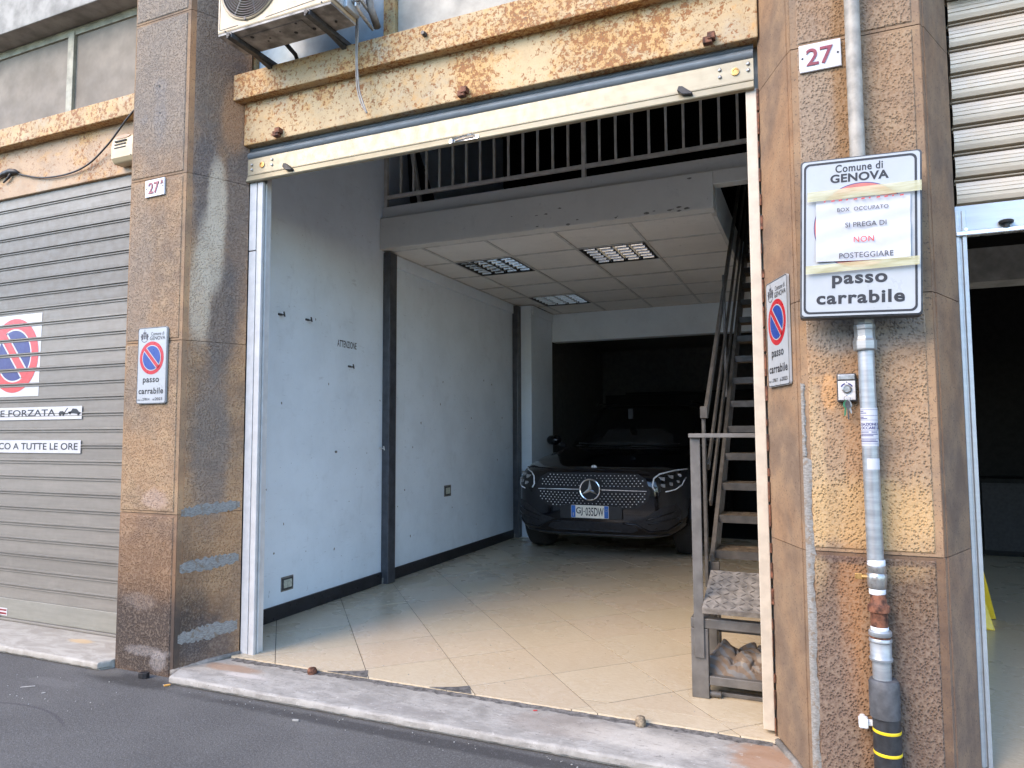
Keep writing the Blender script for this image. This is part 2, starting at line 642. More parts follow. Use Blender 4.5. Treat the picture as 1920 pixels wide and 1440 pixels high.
CREAM = (0.47, 0.345, 0.19)
M['beam_a'] = rust_paint('cream_paint_with_rust_spots', CREAM, 0.75, 0)
M['beam_b'] = rust_paint('cream_paint_with_rust_patches', (0.47, 0.335, 0.18), 1.0, 3.1)
M['beam_c'] = rust_paint('pinkish_cream_paint_with_rust', (0.41, 0.28, 0.17), 0.4, 7.7)
M['beam_d'] = rust_paint('yellow_cream_paint_with_rust', (0.48, 0.335, 0.17), 1.1, 12.3)


def galv(name, col, rough, metal, streak=0.25):
    g = G(name)
    p = g.pos()
    st = g.noise(3.0, 4, 0.6, g.map(p, (1.2, 4, 14)))
    bl = g.noise(6, 4, 0.65)
    c = g.mix(g.mr(st, 0.3, 0.7), tuple(x * (1 - streak) for x in col), col)
    c = g.mix(g.math('MULTIPLY', g.mr(bl, 0.55, 0.75), 0.35), c, tuple(x * 1.25 for x in col))
    c = g.mix(1.0, c, g.objcol(), 'MULTIPLY')
    r = g.mr(g.noise(18, 4), 0.3, 0.7, rough - 0.06, rough + 0.1)
    return g.out(c, r, metal, g.bump(g.noise(25, 2), 0.05, 0.004), 0.5)


M['slat_grey'] = galv('weathered_grey_shutter_steel', (0.215, 0.20, 0.172), 0.58, 0.12, 0.14)
M['slat_bright'] = galv('bright_galvanised_shutter_steel', (0.49, 0.425, 0.33), 0.46, 0.3, 0.12)
M['bar_cream'] = galv('cream_aluminium', (0.31, 0.275, 0.195), 0.42, 0.3, 0.1)
M['bar_blue'] = galv('pale_blue_grey_steel', (0.47, 0.50, 0.51), 0.4, 0.35, 0.1)
M['galv_pipe'] = galv('galvanised_pipe_steel', (0.38, 0.40, 0.415), 0.42, 0.55, 0.3)
M['paint_pipe'] = plain('stone_coloured_pipe_paint', (0.29, 0.265, 0.225), 0.55, var=0.2)
M['alu'] = plain('brushed_aluminium', (0.72, 0.73, 0.74), 0.32, 0.8, 0.06)
M['chrome'] = plain('chrome', (0.86, 0.86, 0.87), 0.12, 1.0, 0.02)
M['white_frame'] = plain('white_frame_paint', (0.60, 0.59, 0.57), 0.42, var=0.06, bump=0.05)
M['cream_frame'] = plain('cream_frame_paint', (0.50, 0.43, 0.335), 0.45, var=0.07, bump=0.05)
M['rust'] = plain('brown_rust', (0.15, 0.058, 0.03), 0.8, var=0.5, scale=40, bump=0.4)
M['brass'] = plain('aged_brass', (0.50, 0.29, 0.10), 0.4, 0.7, 0.2, 60)
M['black_rubber'] = plain('black_rubber', (0.012, 0.012, 0.014), 0.55, var=0.2)
M['dark_metal'] = plain('dark_painted_metal', (0.05, 0.05, 0.052), 0.5, 0.1, 0.25, 30)
M['ac_cream'] = plain('yellowed_appliance_enamel', (0.43, 0.34, 0.225), 0.45, var=0.08, scale=8)
M['ac_base'] = plain('dusty_appliance_base', (0.30, 0.275, 0.25), 0.7, var=0.35, scale=9)
M['ac_grille'] = plain('dark_grille_wire', (0.19, 0.17, 0.16), 0.5, var=0.1)
M['ac_dark'] = plain('dark_appliance_inside', (0.03, 0.028, 0.027), 0.8)
M['grey_wall_dusty'] = plain('dusty_grey_pane', (0.215, 0.185, 0.15), 0.7, var=0.14, scale=3.5, spec=0.15)
M['pale_pane'] = plain('whitewashed_pane', (0.33, 0.31, 0.265), 0.6, var=0.16, scale=5)
M['blue_pane'] = plain('blue_tinted_pane', (0.24, 0.34, 0.42), 0.4, var=0.15, scale=5)
M['olive_frame'] = rust_paint('ochre_window_frame_paint', (0.36, 0.28, 0.14), 0.6, 21.0)
M['grey_frame'] = plain('olive_grey_frame_paint', (0.25, 0.235, 0.17), 0.55, var=0.2, scale=10)
M['concrete'] = plain('grey_concrete', (0.27, 0.255, 0.23), 0.85, var=0.2, scale=6, bump=0.3, bscale=80)
M['black_cable'] = plain('black_cable_sheath', (0.02, 0.017, 0.016), 0.5)
M['grey_cable'] = plain('grey_cable_sheath', (0.30, 0.27, 0.235), 0.5)
M['siren'] = plain('yellowed_cream_plastic', (0.47, 0.37, 0.22), 0.4, var=0.05, scale=6)
M['siren_lens'] = plain('brown_siren_lens', (0.40, 0.22, 0.11), 0.4)
M['enamel'] = plain('white_enamel_plate', (0.53, 0.52, 0.52), 0.22, var=0.04, scale=20)
M['maroon'] = plain('maroon_enamel', (0.20, 0.018, 0.026), 0.3)
M['sign_white'] = plain('white_sign_face', (0.365, 0.38, 0.388), 0.35, var=0.03, scale=8)
M['ink'] = plain('black_print', (0.012, 0.012, 0.016), 0.5)
M['ink_grey'] = plain('grey_print', (0.05, 0.05, 0.058), 0.6)
M['red'] = plain('red_sign_print', (0.42, 0.012, 0.02), 0.35, var=0.06)
M['blue'] = plain('blue_sign_print', (0.012, 0.045, 0.24), 0.35, var=0.06)
M['pale_red'] = plain('sun_faded_red_print', (0.45, 0.13, 0.10), 0.4, var=0.1)
M['pale_red2'] = plain('bright_red_print', (0.50, 0.05, 0.048), 0.4, var=0.06)
M['indigo'] = plain('indigo_print', (0.03, 0.028, 0.14), 0.4, var=0.06)
M['paper'] = plain('white_paper', (0.465, 0.475, 0.505), 0.7, var=0.03)
M['vinyl'] = plain('white_vinyl', (0.50, 0.50, 0.505), 0.4, var=0.05)


def tape():
    g = G('yellowed_clear_tape')
    c = g.mix(g.mr(g.noise(60, 3, 0.6, g.map(g.pos(), (0.3, 1, 3))), 0.3, 0.7), (0.41, 0.375, 0.19), (0.50, 0.47, 0.29))
    return g.out(c, 0.25, 0, g.bump(g.noise(40, 3), 0.25, 0.003), 0.5, alpha=0.72)


M['tape'] = tape()


def marble():
    g = G('worn_grey_marble')
    p = g.pos()
    v = g.noise(7, 7, 0.75, g.map(p, (1, 1.8, 1), rot=(0, 0, 0.3)), 0.4)
    c = g.mix(g.mr(v, 0.35, 0.65), (0.25, 0.235, 0.21), (0.36, 0.34, 0.305))
    c = g.mix(g.math('MULTIPLY', g.mr(g.noise(9, 5, 0.7, g.map(p, (1, 3, 1))), 0.54, 0.68), 0.6), c, (0.20, 0.185, 0.165))
    c = g.mix(g.mr(g.noise(26, 5, 0.7, p), 0.62, 0.72), c, (0.13, 0.12, 0.11))
    c = g.mix(g.mr(g.noise(14, 5, 0.75, g.map(p, (1, 2.5, 1), loc=(4, 0, 0))), 0.62, 0.72), c, (0.46, 0.45, 0.43))
    for ce, rr, cc, st in (((-0.25, 0.12, 0.05), (0.12, 0.16, 0.3), (0.33, 0.17, 0.08), 0.7),
                           ((-3.2, 0.15, 0.05), (0.22, 0.05, 0.3), (0.30, 0.19, 0.12), 0.7),
                           ((-3.05, 0.08, 0.05), (0.16, 0.03, 0.3), (0.55, 0.50, 0.46), 0.6),
                           ((-1.15, 0.12, 0.05), (0.25, 0.12, 0.3), (0.24, 0.20, 0.165), 0.5),
                           ((-0.8, 0.1, 0.05), (0.3, 0.1, 0.3), (0.60, 0.55, 0.47), 0.4),
                           ((-2.0, 0.0, 0.05), (0.3, 0.05, 0.3), (0.20, 0.185, 0.17), 0.5)):
        c = g.mix(g.math('MULTIPLY', g.blob(ce, rr, 0.6, 12), st), c, cc)
    scr = g.noise(34, 3, 0.6, g.map(p, (0.35, 1.6, 1), rot=(0, 0, 0.15)))
    c = g.mix(g.math('MULTIPLY', g.mr(scr, 0.62, 0.69), 0.55), c, (0.17, 0.155, 0.135))
    c = g.mix(g.math('MULTIPLY', g.mr(g.noise(55, 4, 0.7), 0.63, 0.70), 0.6), c, (0.10, 0.092, 0.082))
    c = g.mix(g.math('MULTIPLY', g.mr(g.noise(20, 5, 0.75, g.map(p, loc=(8, 3, 0))), 0.60, 0.68), 0.6), c, (0.50, 0.47, 0.42))
    return g.out(c, g.mr(v, 0.3, 0.7, 0.5, 0.75), 0, g.bump(g.noise(45, 5, 0.7), 0.35, 0.006), 0.4)


M['marble'] = marble()


def marble2():
    g = G('cream_marble_sill')
    p = g.pos()
    v = g.noise(4, 6, 0.7, g.map(p, (1, 2.5, 1), rot=(0, 0, 0.3)), 1.2)
    c = g.mix(g.mr(v, 0.35, 0.65), (0.28, 0.255, 0.215), (0.39, 0.365, 0.315))
    c = g.mix(g.math('MULTIPLY', g.blob((-4.55, 0.18, 0.05), (0.10, 0.035, 0.3), 0.5, 20), 0.7), c, (0.52, 0.36, 0.18))
    c = g.mix(g.math('MULTIPLY', g.mr(g.noise(13, 5, 0.7), 0.58, 0.72), 0.5), c, (0.36, 0.31, 0.25))
    return g.out(c, 0.6, 0, g.bump(g.noise(40, 4), 0.25, 0.005), 0.4)


M['marble2'] = marble2()


def asphalt():
    g = G('worn_asphalt')
    p = g.pos()
    big = g.noise(1.1, 5, 0.6)
    fine = g.noise(95, 5, 0.8)
    ag = g.voro(150, p, 'F1')
    c = g.mix(g.mr(big, 0.3, 0.7), (0.080, 0.077, 0.072), (0.112, 0.108, 0.101))
    c = g.mix(g.math('MULTIPLY', g.mr(fine, 0.5, 0.66), 0.75), c, (0.19, 0.188, 0.186))
    c = g.mix(g.math('MULTIPLY', g.mr(fine, 0.47, 0.32), 0.65), c, (0.042, 0.042, 0.046))
    c = g.mix(g.math('MULTIPLY', g.mr(g.noise(6, 5, 0.7), 0.60, 0.74), 0.4), c, (0.19, 0.185, 0.175))
    c = g.mix(g.math('MULTIPLY', g.mr(g.noise(260, 2, 0.5, g.map(p, loc=(3, 1, 0))), 0.735, 0.76), 0.8), c, (0.42, 0.41, 0.39))
    for ce, rr, cc, st in (((-3.72, -0.12, 0), (0.34, 0.07, 1), (0.045, 0.042, 0.038), 0.9),
                           ((-3.98, -0.08, 0), (0.13, 0.06, 1), (0.17, 0.16, 0.14), 0.4),
                           ((-4.1, -0.32, 0), (0.20, 0.05, 1), (0.18, 0.175, 0.165), 0.3),
                           ((-1.6, -0.16, 0), (1.6, 0.045, 1), (0.045, 0.043, 0.042), 0.8),
                           ((-1.2, -0.32, 0), (0.10, 0.06, 1), (0.045, 0.045, 0.047), 0.5),
                           ((-2.4, -0.25, 0), (0.25, 0.05, 1), (0.16, 0.155, 0.145), 0.2)):
        c = g.mix(g.math('MULTIPLY', g.blob(ce, rr, 0.5, 9), st), c, cc)
    # two curved tyre scuffs
    for ce, r0, lim in (((-3.83, -1.40, 0), 0.80, 1),):
        d = g.vm('LENGTH', g.vm('SUBTRACT', p, ce), (0, 0, 0))
        w = g.math('ABSOLUTE', g.math('SUBTRACT', d, r0))
        xy = g.xyz(p)
        m = g.math('MULTIPLY', g.mr(w, 0.014, 0.004), g.mr(xy[1], -0.76, -0.66))
        c = g.mix(g.math('MULTIPLY', m, 0.5), c, (0.05, 0.045, 0.05))
    c = g.mix(g.math('MULTIPLY', g.mr(g.noise(38, 5, 0.75), 0.52, 0.70), 0.4), c, (0.165, 0.163, 0.16))
    c = g.mix(g.math('MULTIPLY', g.mr(g.noise(30, 5, 0.75, g.map(p, loc=(7, 2, 0))), 0.54, 0.70), 0.5), c, (0.05, 0.049, 0.048))
    h = g.math('ADD', g.math('MULTIPLY', fine, 0.8), g.math('MULTIPLY', ag, 0.6))
    return g.out(c, 0.82, 0, g.bump(h, 0.55, 0.004), 0.35)


M['asphalt'] = asphalt()


def tile_mat():
    g = G('beige_fleck_floor_tile')
    p = g.pos()
    ang = g.map(p, (1, 1, 1), rot=(0, 0, 0.25))
    a = g.noise(34, 5, 0.7, g.map(ang, (0.7, 1.8, 1)), 0.3)
    b = g.noise(120, 3, 0.6, g.map(ang, (0.45, 1.5, 1)), 0.2)
    c = g.mix(g.mr(a, 0.36, 0.64), (0.54, 0.44, 0.30), (0.60, 0.505, 0.365))
    c = g.mix(g.math('MULTIPLY', g.mr(b, 0.57, 0.70), 0.6), c, (0.68, 0.62, 0.51))
    c = g.mix(g.math('MULTIPLY', g.mr(b, 0.42, 0.32), 0.35), c, (0.33, 0.255, 0.17))
    big = g.noise(0.9, 4, 0.6)
    c = g.mix(g.math('MULTIPLY', g.mr(big, 0.40, 0.75), 0.16), c, (0.45, 0.345, 0.22))
    c = g.mix(g.math('MULTIPLY', g.mr(g.noise(70, 3, 0.6), 0.70, 0.75), 0.7), c, (0.20, 0.16, 0.12))
    c = g.mix(1.0, c, g.objcol(), 'MULTIPLY')
    r = g.mr(g.noise(3, 3, 0.5), 0.25, 0.75, 0.25, 0.32)
    return g.out(c, r, 0, g.bump(g.noise(30, 3), 0.06, 0.003), 0.45)


M['tile'] = tile_mat()
M['tile_joint'] = plain('dirty_tile_joint', (0.045, 0.036, 0.028), 0.95)


def plaster(name, col, seed=0):
    g = G(name)
    p = g.map(g.pos(), (1, 1, 1), loc=(seed, seed, seed))
    c = g.mix(g.mr(g.noise(2.2, 5, 0.65, p), 0.35, 0.7), col, tuple(x * 0.92 for x in col))
    c = g.mix(g.math('MULTIPLY', g.mr(g.noise(5, 5, 0.7, p), 0.56, 0.72), 0.25), c, tuple(x * 0.72 for x in col))
    c = g.mix(g.math('MULTIPLY', g.mr(g.noise(24, 4, 0.65, g.map(p, (1, 1, 0.45))), 0.69, 0.745), 0.5), c, tuple(x * 0.45 for x in col))
    c = g.mix(g.math('MULTIPLY', g.mr(g.noise(60, 2, 0.5, p), 0.745, 0.775), 0.8), c, (0.10, 0.10, 0.10))
    sc = g.noise(3.2, 6, 0.72, g.map(p, (1, 2.2, 0.8), loc=(3, 3, 3)), 0.6)
    c = g.mix(g.math('MULTIPLY', g.mr(sc, 0.56, 0.70), 0.13), c, tuple(x * 0.55 for x in col))
    st = g.noise(30, 3, 0.6, g.map(p, (1, 0.25, 1.2), rot=(0.5, 0, 0)))
    c = g.mix(g.math('MULTIPLY', g.math('MULTIPLY', g.mr(st, 0.63, 0.70), g.mr(sc, 0.42, 0.6)), 0.22), c, tuple(x * 0.4 for x in col))
    return g.out(c, 0.55, 0, g.bump(g.noise(7, 4, 0.5, p), 0.12, 0.01), 0.35)


M['wall_white'] = plaster('scuffed_white_wall_paint', (0.775, 0.86, 0.93))
M['fascia'] = plaster('pale_grey_fascia_paint', (0.68, 0.665, 0.62), 5)
M['ceiling'] = plaster('ceiling_tile_white', (0.82, 0.795, 0.745), 2)
M['tbar'] = plain('ceiling_grid_white', (0.58, 0.57, 0.54), 0.5)
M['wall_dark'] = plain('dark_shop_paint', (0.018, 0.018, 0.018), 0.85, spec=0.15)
M['wall_back'] = plain('depth_darkened_back_room_grey', (0.13, 0.13, 0.125), 0.8)  # darkness of the deep back room put into this grey
M['black_paint'] = plain('black_panel_paint', (0.012, 0.012, 0.014), 0.7)
M['col_dark'] = plain('dark_grey_steel_paint', (0.058, 0.062, 0.072), 0.36, 0.0, 0.2, 12, spec=0.5)
M['skirt'] = plain('black_skirting_paint', (0.018, 0.018, 0.022), 0.35, var=0.25)
M['rail_grey'] = plain('warm_grey_railing_paint', (0.58, 0.55, 0.50), 0.5, var=0.1)
M['stair_grey'] = plain('dusty_grey_stair_paint', (0.07, 0.062, 0.052), 0.5, 0.1, 0.2, 16)
M['tread'] = plain('dusty_tread_plate', (0.12, 0.088, 0.055), 0.65, 0.1, 0.3, 20)
M['stool_grey'] = plain('blue_grey_metal_paint', (0.125, 0.117, 0.107), 0.5, 0.1, 0.15, 14)
M['checker'] = plain('worn_checker_plate', (0.25, 0.225, 0.195), 0.55, 0.2, 0.25, 22)
M['louvre'] = plain('mirror_louvre', (0.82, 0.86, 0.88), 0.13, 1.0, 0.03)
M['light_box'] = plain('dark_light_housing', (0.035, 0.038, 0.04), 0.5, 0.2)
M['tube_white'] = plain('unlit_tube_glass', (0.62, 0.66, 0.66), 0.3)
M['socket'] = plain('greenish_grey_socket', (0.48, 0.50, 0.42), 0.45, var=0.15, scale=60)
M['car_paint'] = plain('black_car_paint', (0.003, 0.003, 0.0055), 0.12, 0.0, 0.02, 3, spec=0.35, coat=0.35)
M['car_glass'] = plain('dark_car_glass', (0.010, 0.011, 0.012), 0.06, 0.0, 0.05, 3, spec=0.5)
M['car_trim'] = plain('black_car_trim', (0.012, 0.012, 0.013), 0.5)
M['tyre'] = plain('tyre_rubber', (0.022, 0.021, 0.020), 0.75, var=0.2, scale=40)
M['rim'] = plain('alloy_rim', (0.32, 0.32, 0.33), 0.3, 0.8)
M['silver'] = plain('silver_stud', (0.88, 0.88, 0.88), 0.3, 0.25, 0.02)
M['lamp_clear'] = plain('headlight_lens', (0.36, 0.37, 0.38), 0.12, 0.5, 0.2, 50)
M['lamp_line'] = plain('pale_daylight_strip', (0.80, 0.83, 0.86), 0.25, 0.1, 0.02)
M['plate_white'] = plain('number_plate_white', (0.82, 0.78, 0.66), 0.35, var=0.02)
M['plate_blue'] = plain('number_plate_blue', (0.025, 0.14, 0.48), 0.35)
M['yellow'] = plain('yellow_plastic', (0.76, 0.52, 0.03), 0.4, var=0.06)
M['yellow_band'] = plain('yellow_tape_band', (0.78, 0.56, 0.02), 0.4)
M['black_sleeve'] = plain('black_pipe_sleeve', (0.028, 0.029, 0.032), 0.5, var=0.25, scale=25)
M['grey_sleeve'] = plain('grey_pipe_sleeve', (0.075, 0.077, 0.082), 0.6, var=0.2, scale=25)
M['ptfe'] = plain('white_thread_tape', (0.68, 0.70, 0.72), 0.6, var=0.1, scale=60)
M['steel'] = plain('dull_steel', (0.42, 0.41, 0.39), 0.35, 0.8, 0.15, 40)
M['green_key'] = plain('green_key_head', (0.02, 0.12, 0.055), 0.4)
M['skyblue_wall'] = plain('far_building_plaster', (0.50, 0.42, 0.31), 0.8, var=0.08, scale=0.6)
M['far_glass'] = plain('far_window_glass', (0.03, 0.035, 0.04), 0.12)
M['shop_floor'] = tile_mat()
M['litter'] = plain('pale_litter', (0.36, 0.35, 0.32), 0.8)
M['orange_litter'] = plain('orange_litter', (0.66, 0.33, 0.07), 0.7)
M['ground'] = plain('dark_earth', (0.1, 0.09, 0.08), 0.9)


def rag_mat():
    g = G('dirty_striped_rag')
    p = g.objpos()
    w = g.n('ShaderNodeTexWave', wave_type='BANDS', bands_direction='DIAGONAL')
    g.put(w.inputs['Vector'], p)
    w.inputs['Scale'].default_value = 7.0
    w.inputs['Distortion'].default_value = 9.0
    w.inputs['Detail'].default_value = 2
    c = g.mix(g.mr(w.outputs['Fac'], 0.5, 0.72), (0.17, 0.13, 0.098), (0.165, 0.16, 0.155))
    c = g.mix(g.math('MULTIPLY', g.mr(g.noise(9, 4, 0.6, p), 0.5, 0.7), 0.7), c, (0.13, 0.085, 0.055))
    c = g.mix(g.math('MULTIPLY', g.mr(g.noise(13, 3, 0.6, g.map(p, loc=(2, 5, 1))), 0.56, 0.66), 0.6), c, (0.34, 0.285, 0.22))
    return g.out(c, 0.95, 0, g.bump(g.noise(140, 2), 0.3, 0.003), 0.1)


M['rag'] = rag_mat()
M['stud_shade'] = plain('shadowed_stud_grey', (0.135, 0.122, 0.108), 0.5, 0.2)  # shadow of the raised studs put into a darker colour
M['cement'] = plain('dirty_grey_cement', (0.125, 0.118, 0.11), 0.95, var=0.35, scale=35, bump=0.4)
M['stub'] = plain('dusty_brown_stub', (0.25, 0.195, 0.13), 0.85, var=0.4, scale=60, bump=0.4)


def patch_mat():
    g = G('smeared_grey_mortar')
    n = g.noise(34, 5, 0.7)
    c = g.mix(g.mr(g.noise(60, 4, 0.7, g.map(g.pos(), (1, 1, 3))), 0.35, 0.65), (0.19, 0.178, 0.158), (0.30, 0.288, 0.265))
    c = g.mix(g.math('MULTIPLY', g.mr(n, 0.53, 0.60), 0.8), c, (0.20, 0.15, 0.105))
    return g.out(c, 0.95, 0, g.bump(n, 0.6, 0.006), 0.1)


M['smear'] = patch_mat()
# ------------------------------------------------------------------ setting
def struct(name, mb, m, **k):
    return obj(name, mb, m, kind='structure', **k)


struct('road', MB().grid(lambda u, v: (-30 + 60 * u, -12.5 + 12.55 * v, -0.006 * math.sin(u * 40) * 0), 60, 12), M['asphalt'])
struct('ground', MB().box((-90, -90, -0.6), (90, 90, -0.12)), M['ground'])

# floor of the garage: a bed with every tile on it
floor = struct('garage_floor', MB().box((-3.76, 0.29, -0.1), (0.14, 6.5, 0.0638)), M['tile_joint'])
XL, XR = -3.68, 0.12
du, dv = Vector((0.658, -0.753)), Vector((0.700, 0.714))
# tile lattice: corner at an observed joint crossing
P0 = Vector((-2.089, 0.756))
su, sv = 0.50, 0.50
for i in range(-16, 17):
    for j in range(-16, 17):
        g_ = 0.0022
        c4 = [P0 + du * (su * i + a) + dv * (sv * j + b) for a, b in ((g_, g_), (su - g_, g_), (su - g_, sv - g_), (g_, sv - g_))]
        poly = [(c.x, c.y) for c in c4]
        for a, b, c in ((-1, 0, -XL), (1, 0, XR), (0, -1, -0.288), (0, 1, 6.42)):
            poly = clip(poly, a, b, c) if len(poly) > 2 else poly
        if len(poly) < 3 or area(poly) < 0.0015:
            continue
        cut = [poly]
        # a saw cut runs across the tiles beside the right jamb
        if min(p[1] for p in poly) < 0.44 and max(p[0] for p in poly) > -1.05:
            cut = [clip(poly, 0, 1, 0.432), clip(poly, 0, -1, -0.438)]
        for q in cut:
            if len(q) < 3 or area(q) < 0.001:
                continue
            t = random.uniform(0.95, 1.03)
            dz = random.uniform(-0.0006, 0.0006)
            mb = MB().prism([(x, y, 0.0655 + dz) for x, y in q], (0, 0, -0.012))
            obj('floor_tile', mb, M['tile'], floor, color=(t, t * random.uniform(0.985, 1.01), t * random.uniform(0.97, 1.01)))

struct('back_room_floor', MB().box((-3.76, 6.5, -0.1), (0.14, 11.2, 0.055)), M['wall_dark'])

# walls of the garage
side = struct('side_wall', MB().box((-4.15, 0.49, 0.0), (-3.68, 6.42, 5.3)), M['wall_white'])
struct('side_wall', MB().box((-4.15, 6.42, 0.0), (-3.68, 11.2, 5.3)), M['wall_back'])
struct('partition_wall', MB().box((0.12, 0.49, 0.0), (0.40, 11.2, 5.3)), M['wall_white'])
struct('front_return_wall', MB().box((-3.68, 0.49, 0.0), (-3.36, 0.56, 5.2)).box((-0.17, 0.49, 0.0), (0.12, 0.56, 5.2)), M['wall_white'])
struct('lintel_wall', MB().box((-3.46, 6.42, 2.73), (0.12, 6.60, 3.13)), M['wall_white'])
struct('back_wall', MB().box((-3.68, 9.8, 0.0), (0.12, 10.0, 3.1)), M['wall_back'])
struct('dark_panelling', MB().box((-3.60, 9.70, 0.0), (0.12, 9.795, 2.12)).box((-3.2, 9.62, 2.12), (-0.3, 9.795, 2.16)), M['black_paint'])
struct('back_room_ceiling', MB().box((-3.68, 6.60, 2.95), (0.12, 9.8, 3.05)), M['wall_back'])
struct('plaster_pier', MB().box((-3.68, 5.60, 0.058), (-3.46, 6.42, 3.13)), M['wall_white'], bevel=0.006)
struct('cornice', MB().box((-3.68, 2.53, 3.012), (-3.655, 5.46, 3.128)).box((-3.458, 5.62, 3.012), (-3.44, 6.415, 3.128)).box((-3.60, 5.585, 3.03), (-3.46, 5.598, 3.04)), M['wall_white'], bevel=0.003)
# the upper floor
struct('upper_floor', MB().box((-3.68, 2.50, 3.20), (-0.68, 10.0, 3.42)).box((-0.68, 4.55, 3.20), (0.12, 10.0, 3.42)), M['wall_white'])
struct('upper_ceiling', MB().box((-4.15, 0.45, 5.3), (0.4, 11.2, 5.45)), M['wall_dark'])
struct('upper_back_wall', MB().box((-3.68, 6.3, 3.42), (0.12, 6.42, 5.3)).box((-3.68, 5.2, 3.42), (-3.40, 6.3, 5.3)), M['wall_dark'])

# skirting boards
for i, (y0, y1) in enumerate(((0.562, 2.405), (2.535, 5.462))):
    obj('skirting_board', MB().box((-3.68, y0, 0.066), (-3.662, y1, 0.172)), M['skirt'], bevel=0.003, kind='structure')

# shop to the right: a dark room
struct('shop_floor', MB().box((0.40, 0.30, -0.1), (5.5, 7.0, 0.06)), M['shop_floor'])
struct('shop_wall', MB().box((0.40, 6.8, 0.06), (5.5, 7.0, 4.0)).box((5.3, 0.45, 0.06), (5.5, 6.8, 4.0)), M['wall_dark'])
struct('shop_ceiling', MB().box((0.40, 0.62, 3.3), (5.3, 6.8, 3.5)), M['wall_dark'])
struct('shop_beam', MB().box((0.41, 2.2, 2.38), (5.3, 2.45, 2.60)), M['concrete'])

# upper facade over the shop fronts, and closing walls beside them
struct('facade_wall', MB().box((-14, 0.46, 4.9), (9, 0.9, 13.0)).box((-14, 0.46, -0.1), (-6.95, 0.9, 4.9)).box((-4.13, 0.40, 0.0), (-3.37, 0.488, 4.9)).box((-0.19, 0.40, 0.0), (0.535, 0.488, 4.9)), M['concrete'])
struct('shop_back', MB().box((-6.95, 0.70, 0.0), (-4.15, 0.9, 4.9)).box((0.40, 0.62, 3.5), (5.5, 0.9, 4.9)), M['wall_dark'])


# ------------------------------------------------------------------ stone pillars
def front_block(x0, x1, z0, z1, ml, mr_):
    mb = MB()
    g_ = 0.002
    x0 += g_; x1 -= g_; z0 += g_; z1 -= g_
    ym, yp = 0.005, 0.0
    mt = 0.012
    o = [(x0, ym, z0), (x1, ym, z0), (x1, ym, z1), (x0, ym, z1)]
    n = [(x0 + ml, ym, z0 + mt), (x1 - mr_, ym, z0 + mt), (x1 - mr_, ym, z1 - mt), (x0 + ml, ym, z1 - mt)]
    s_ = 0.005
    p = [(x0 + ml + s_, yp, z0 + mt + s_), (x1 - mr_ - s_, yp, z0 + mt + s_), (x1 - mr_ - s_, yp, z1 - mt - s_), (x0 + ml + s_, yp, z1 - mt - s_)]
    b = [(x, 0.10, z) for x, y, z in o]
    v = o + n + p + b
    f, mi = [], []
    for i in range(4):
        j = (i + 1) % 4
        f.append((i, j, 4 + j, 4 + i)); mi.append(1)
        f.append((4 + i, 4 + j, 8 + j, 8 + i)); mi.append(0)
        f.append((j, i, 12 + i, 12 + j)); mi.append(1)
    f.append((8, 9, 10, 11)); mi.append(0)
    f.append((15, 14, 13, 12)); mi.append(1)
    for ff, m_ in zip(f, mi):
        mb.f.append(ff); mb.mi.append(m_)
    mb.v = v
    return mb


def splay_block(a, b, inward, z0, z1, margin=0.03):
    """a: arris (x,y), b: inner end; inward: unit 2D vector into the stone"""
    mb = MB()
    g_ = 0.0015
    A, B, N = Vector(a), Vector(b), Vector(inward)
    d = (B - A).normalized()
    A = A + d * 0.006
    Mg = A + d * margin
    def pt(q, z, k=0.0):
        q = q + N * k
        return (q.x, q.y, z)
    z0 += g_; z1 -= g_
    for q0, q1, k, mi in ((A, Mg, 0.004, 1), (Mg, B, 0.0, 0)):
        mb.prism([pt(q0, z0, k), pt(q1, z0, k), pt(q1, z1, k), pt(q0, z1, k)], (N.x * 0.07, N.y * 0.07, 0), mi)
    return mb


LP = thing('stone_pillar', (-3.755, 0.0, 0.0), 'sooty brown stone pillar between the closed grey shutter and the open garage', 'pillar', 'stone pillars of the facade')
RP = thing('stone_pillar', (0.19, 0.0, 0.0), 'tan stone pillar carrying the grey gas pipe at the right of the garage', 'pillar', 'stone pillars of the facade')
obj('core', MB().prism([(-3.985, 0.012, -0.1), (-3.525, 0.012, -0.1), (-3.355, 0.352, -0.1), (-3.355, 0.40, -0.1), (-4.15, 0.40, -0.1), (-4.15, 0.345, -0.1)], (0, 0, 5.0)), M['joint'], LP)
obj('core', MB().prism([(-0.04, 0.012, -0.1), (0.415, 0.012, -0.1), (0.548, 0.32, -0.1), (0.548, 0.40, -0.1), (-0.185, 0.40, -0.1), (-0.185, 0.350, -0.1)], (0, 0, 5.0)), M['joint'], RP)
zl = (-0.06, 0.945, 1.995, 3.035, 4.08, 4.9)
tl = ((0.84, 0.76, 0.72), (1.0, 0.97, 0.90), (1.0, 0.96, 0.90), (0.90, 0.88, 0.86), (0.92, 0.90, 0.88))
tls = ((1.25, 1.05, 0.86), (1.35, 1.14, 0.94), (1.45, 1.22, 1.0), (1.3, 1.04, 0.84), (1.1, 0.9, 0.74))  # splay tints warmed and lifted to make up for its sky-only light
n1 = Vector((-0.894, 0.447))      # into the stone behind a right-hand splay
n2 = Vector((0.894, 0.447))
for i in range(5):
    obj('stone_block', front_block(-4.0, -3.512, zl[i], zl[i + 1], 0.010, 0.026), [M['stone_l'], M['stone_sl']], LP, color=tl[i])
    obj('stone_block', splay_block((-3.51, 0.0), (-3.34, 0.345), n1, zl[i], zl[i + 1]), [M['stone_l'], M['stone_sl']], LP, color=tls[i])
    obj('stone_block', splay_block((-4.0, 0.0), (-4.165, 0.345), n2, zl[i], zl[i + 1]), [M['stone_l'], M['stone_sl']], LP, color=tls[i])
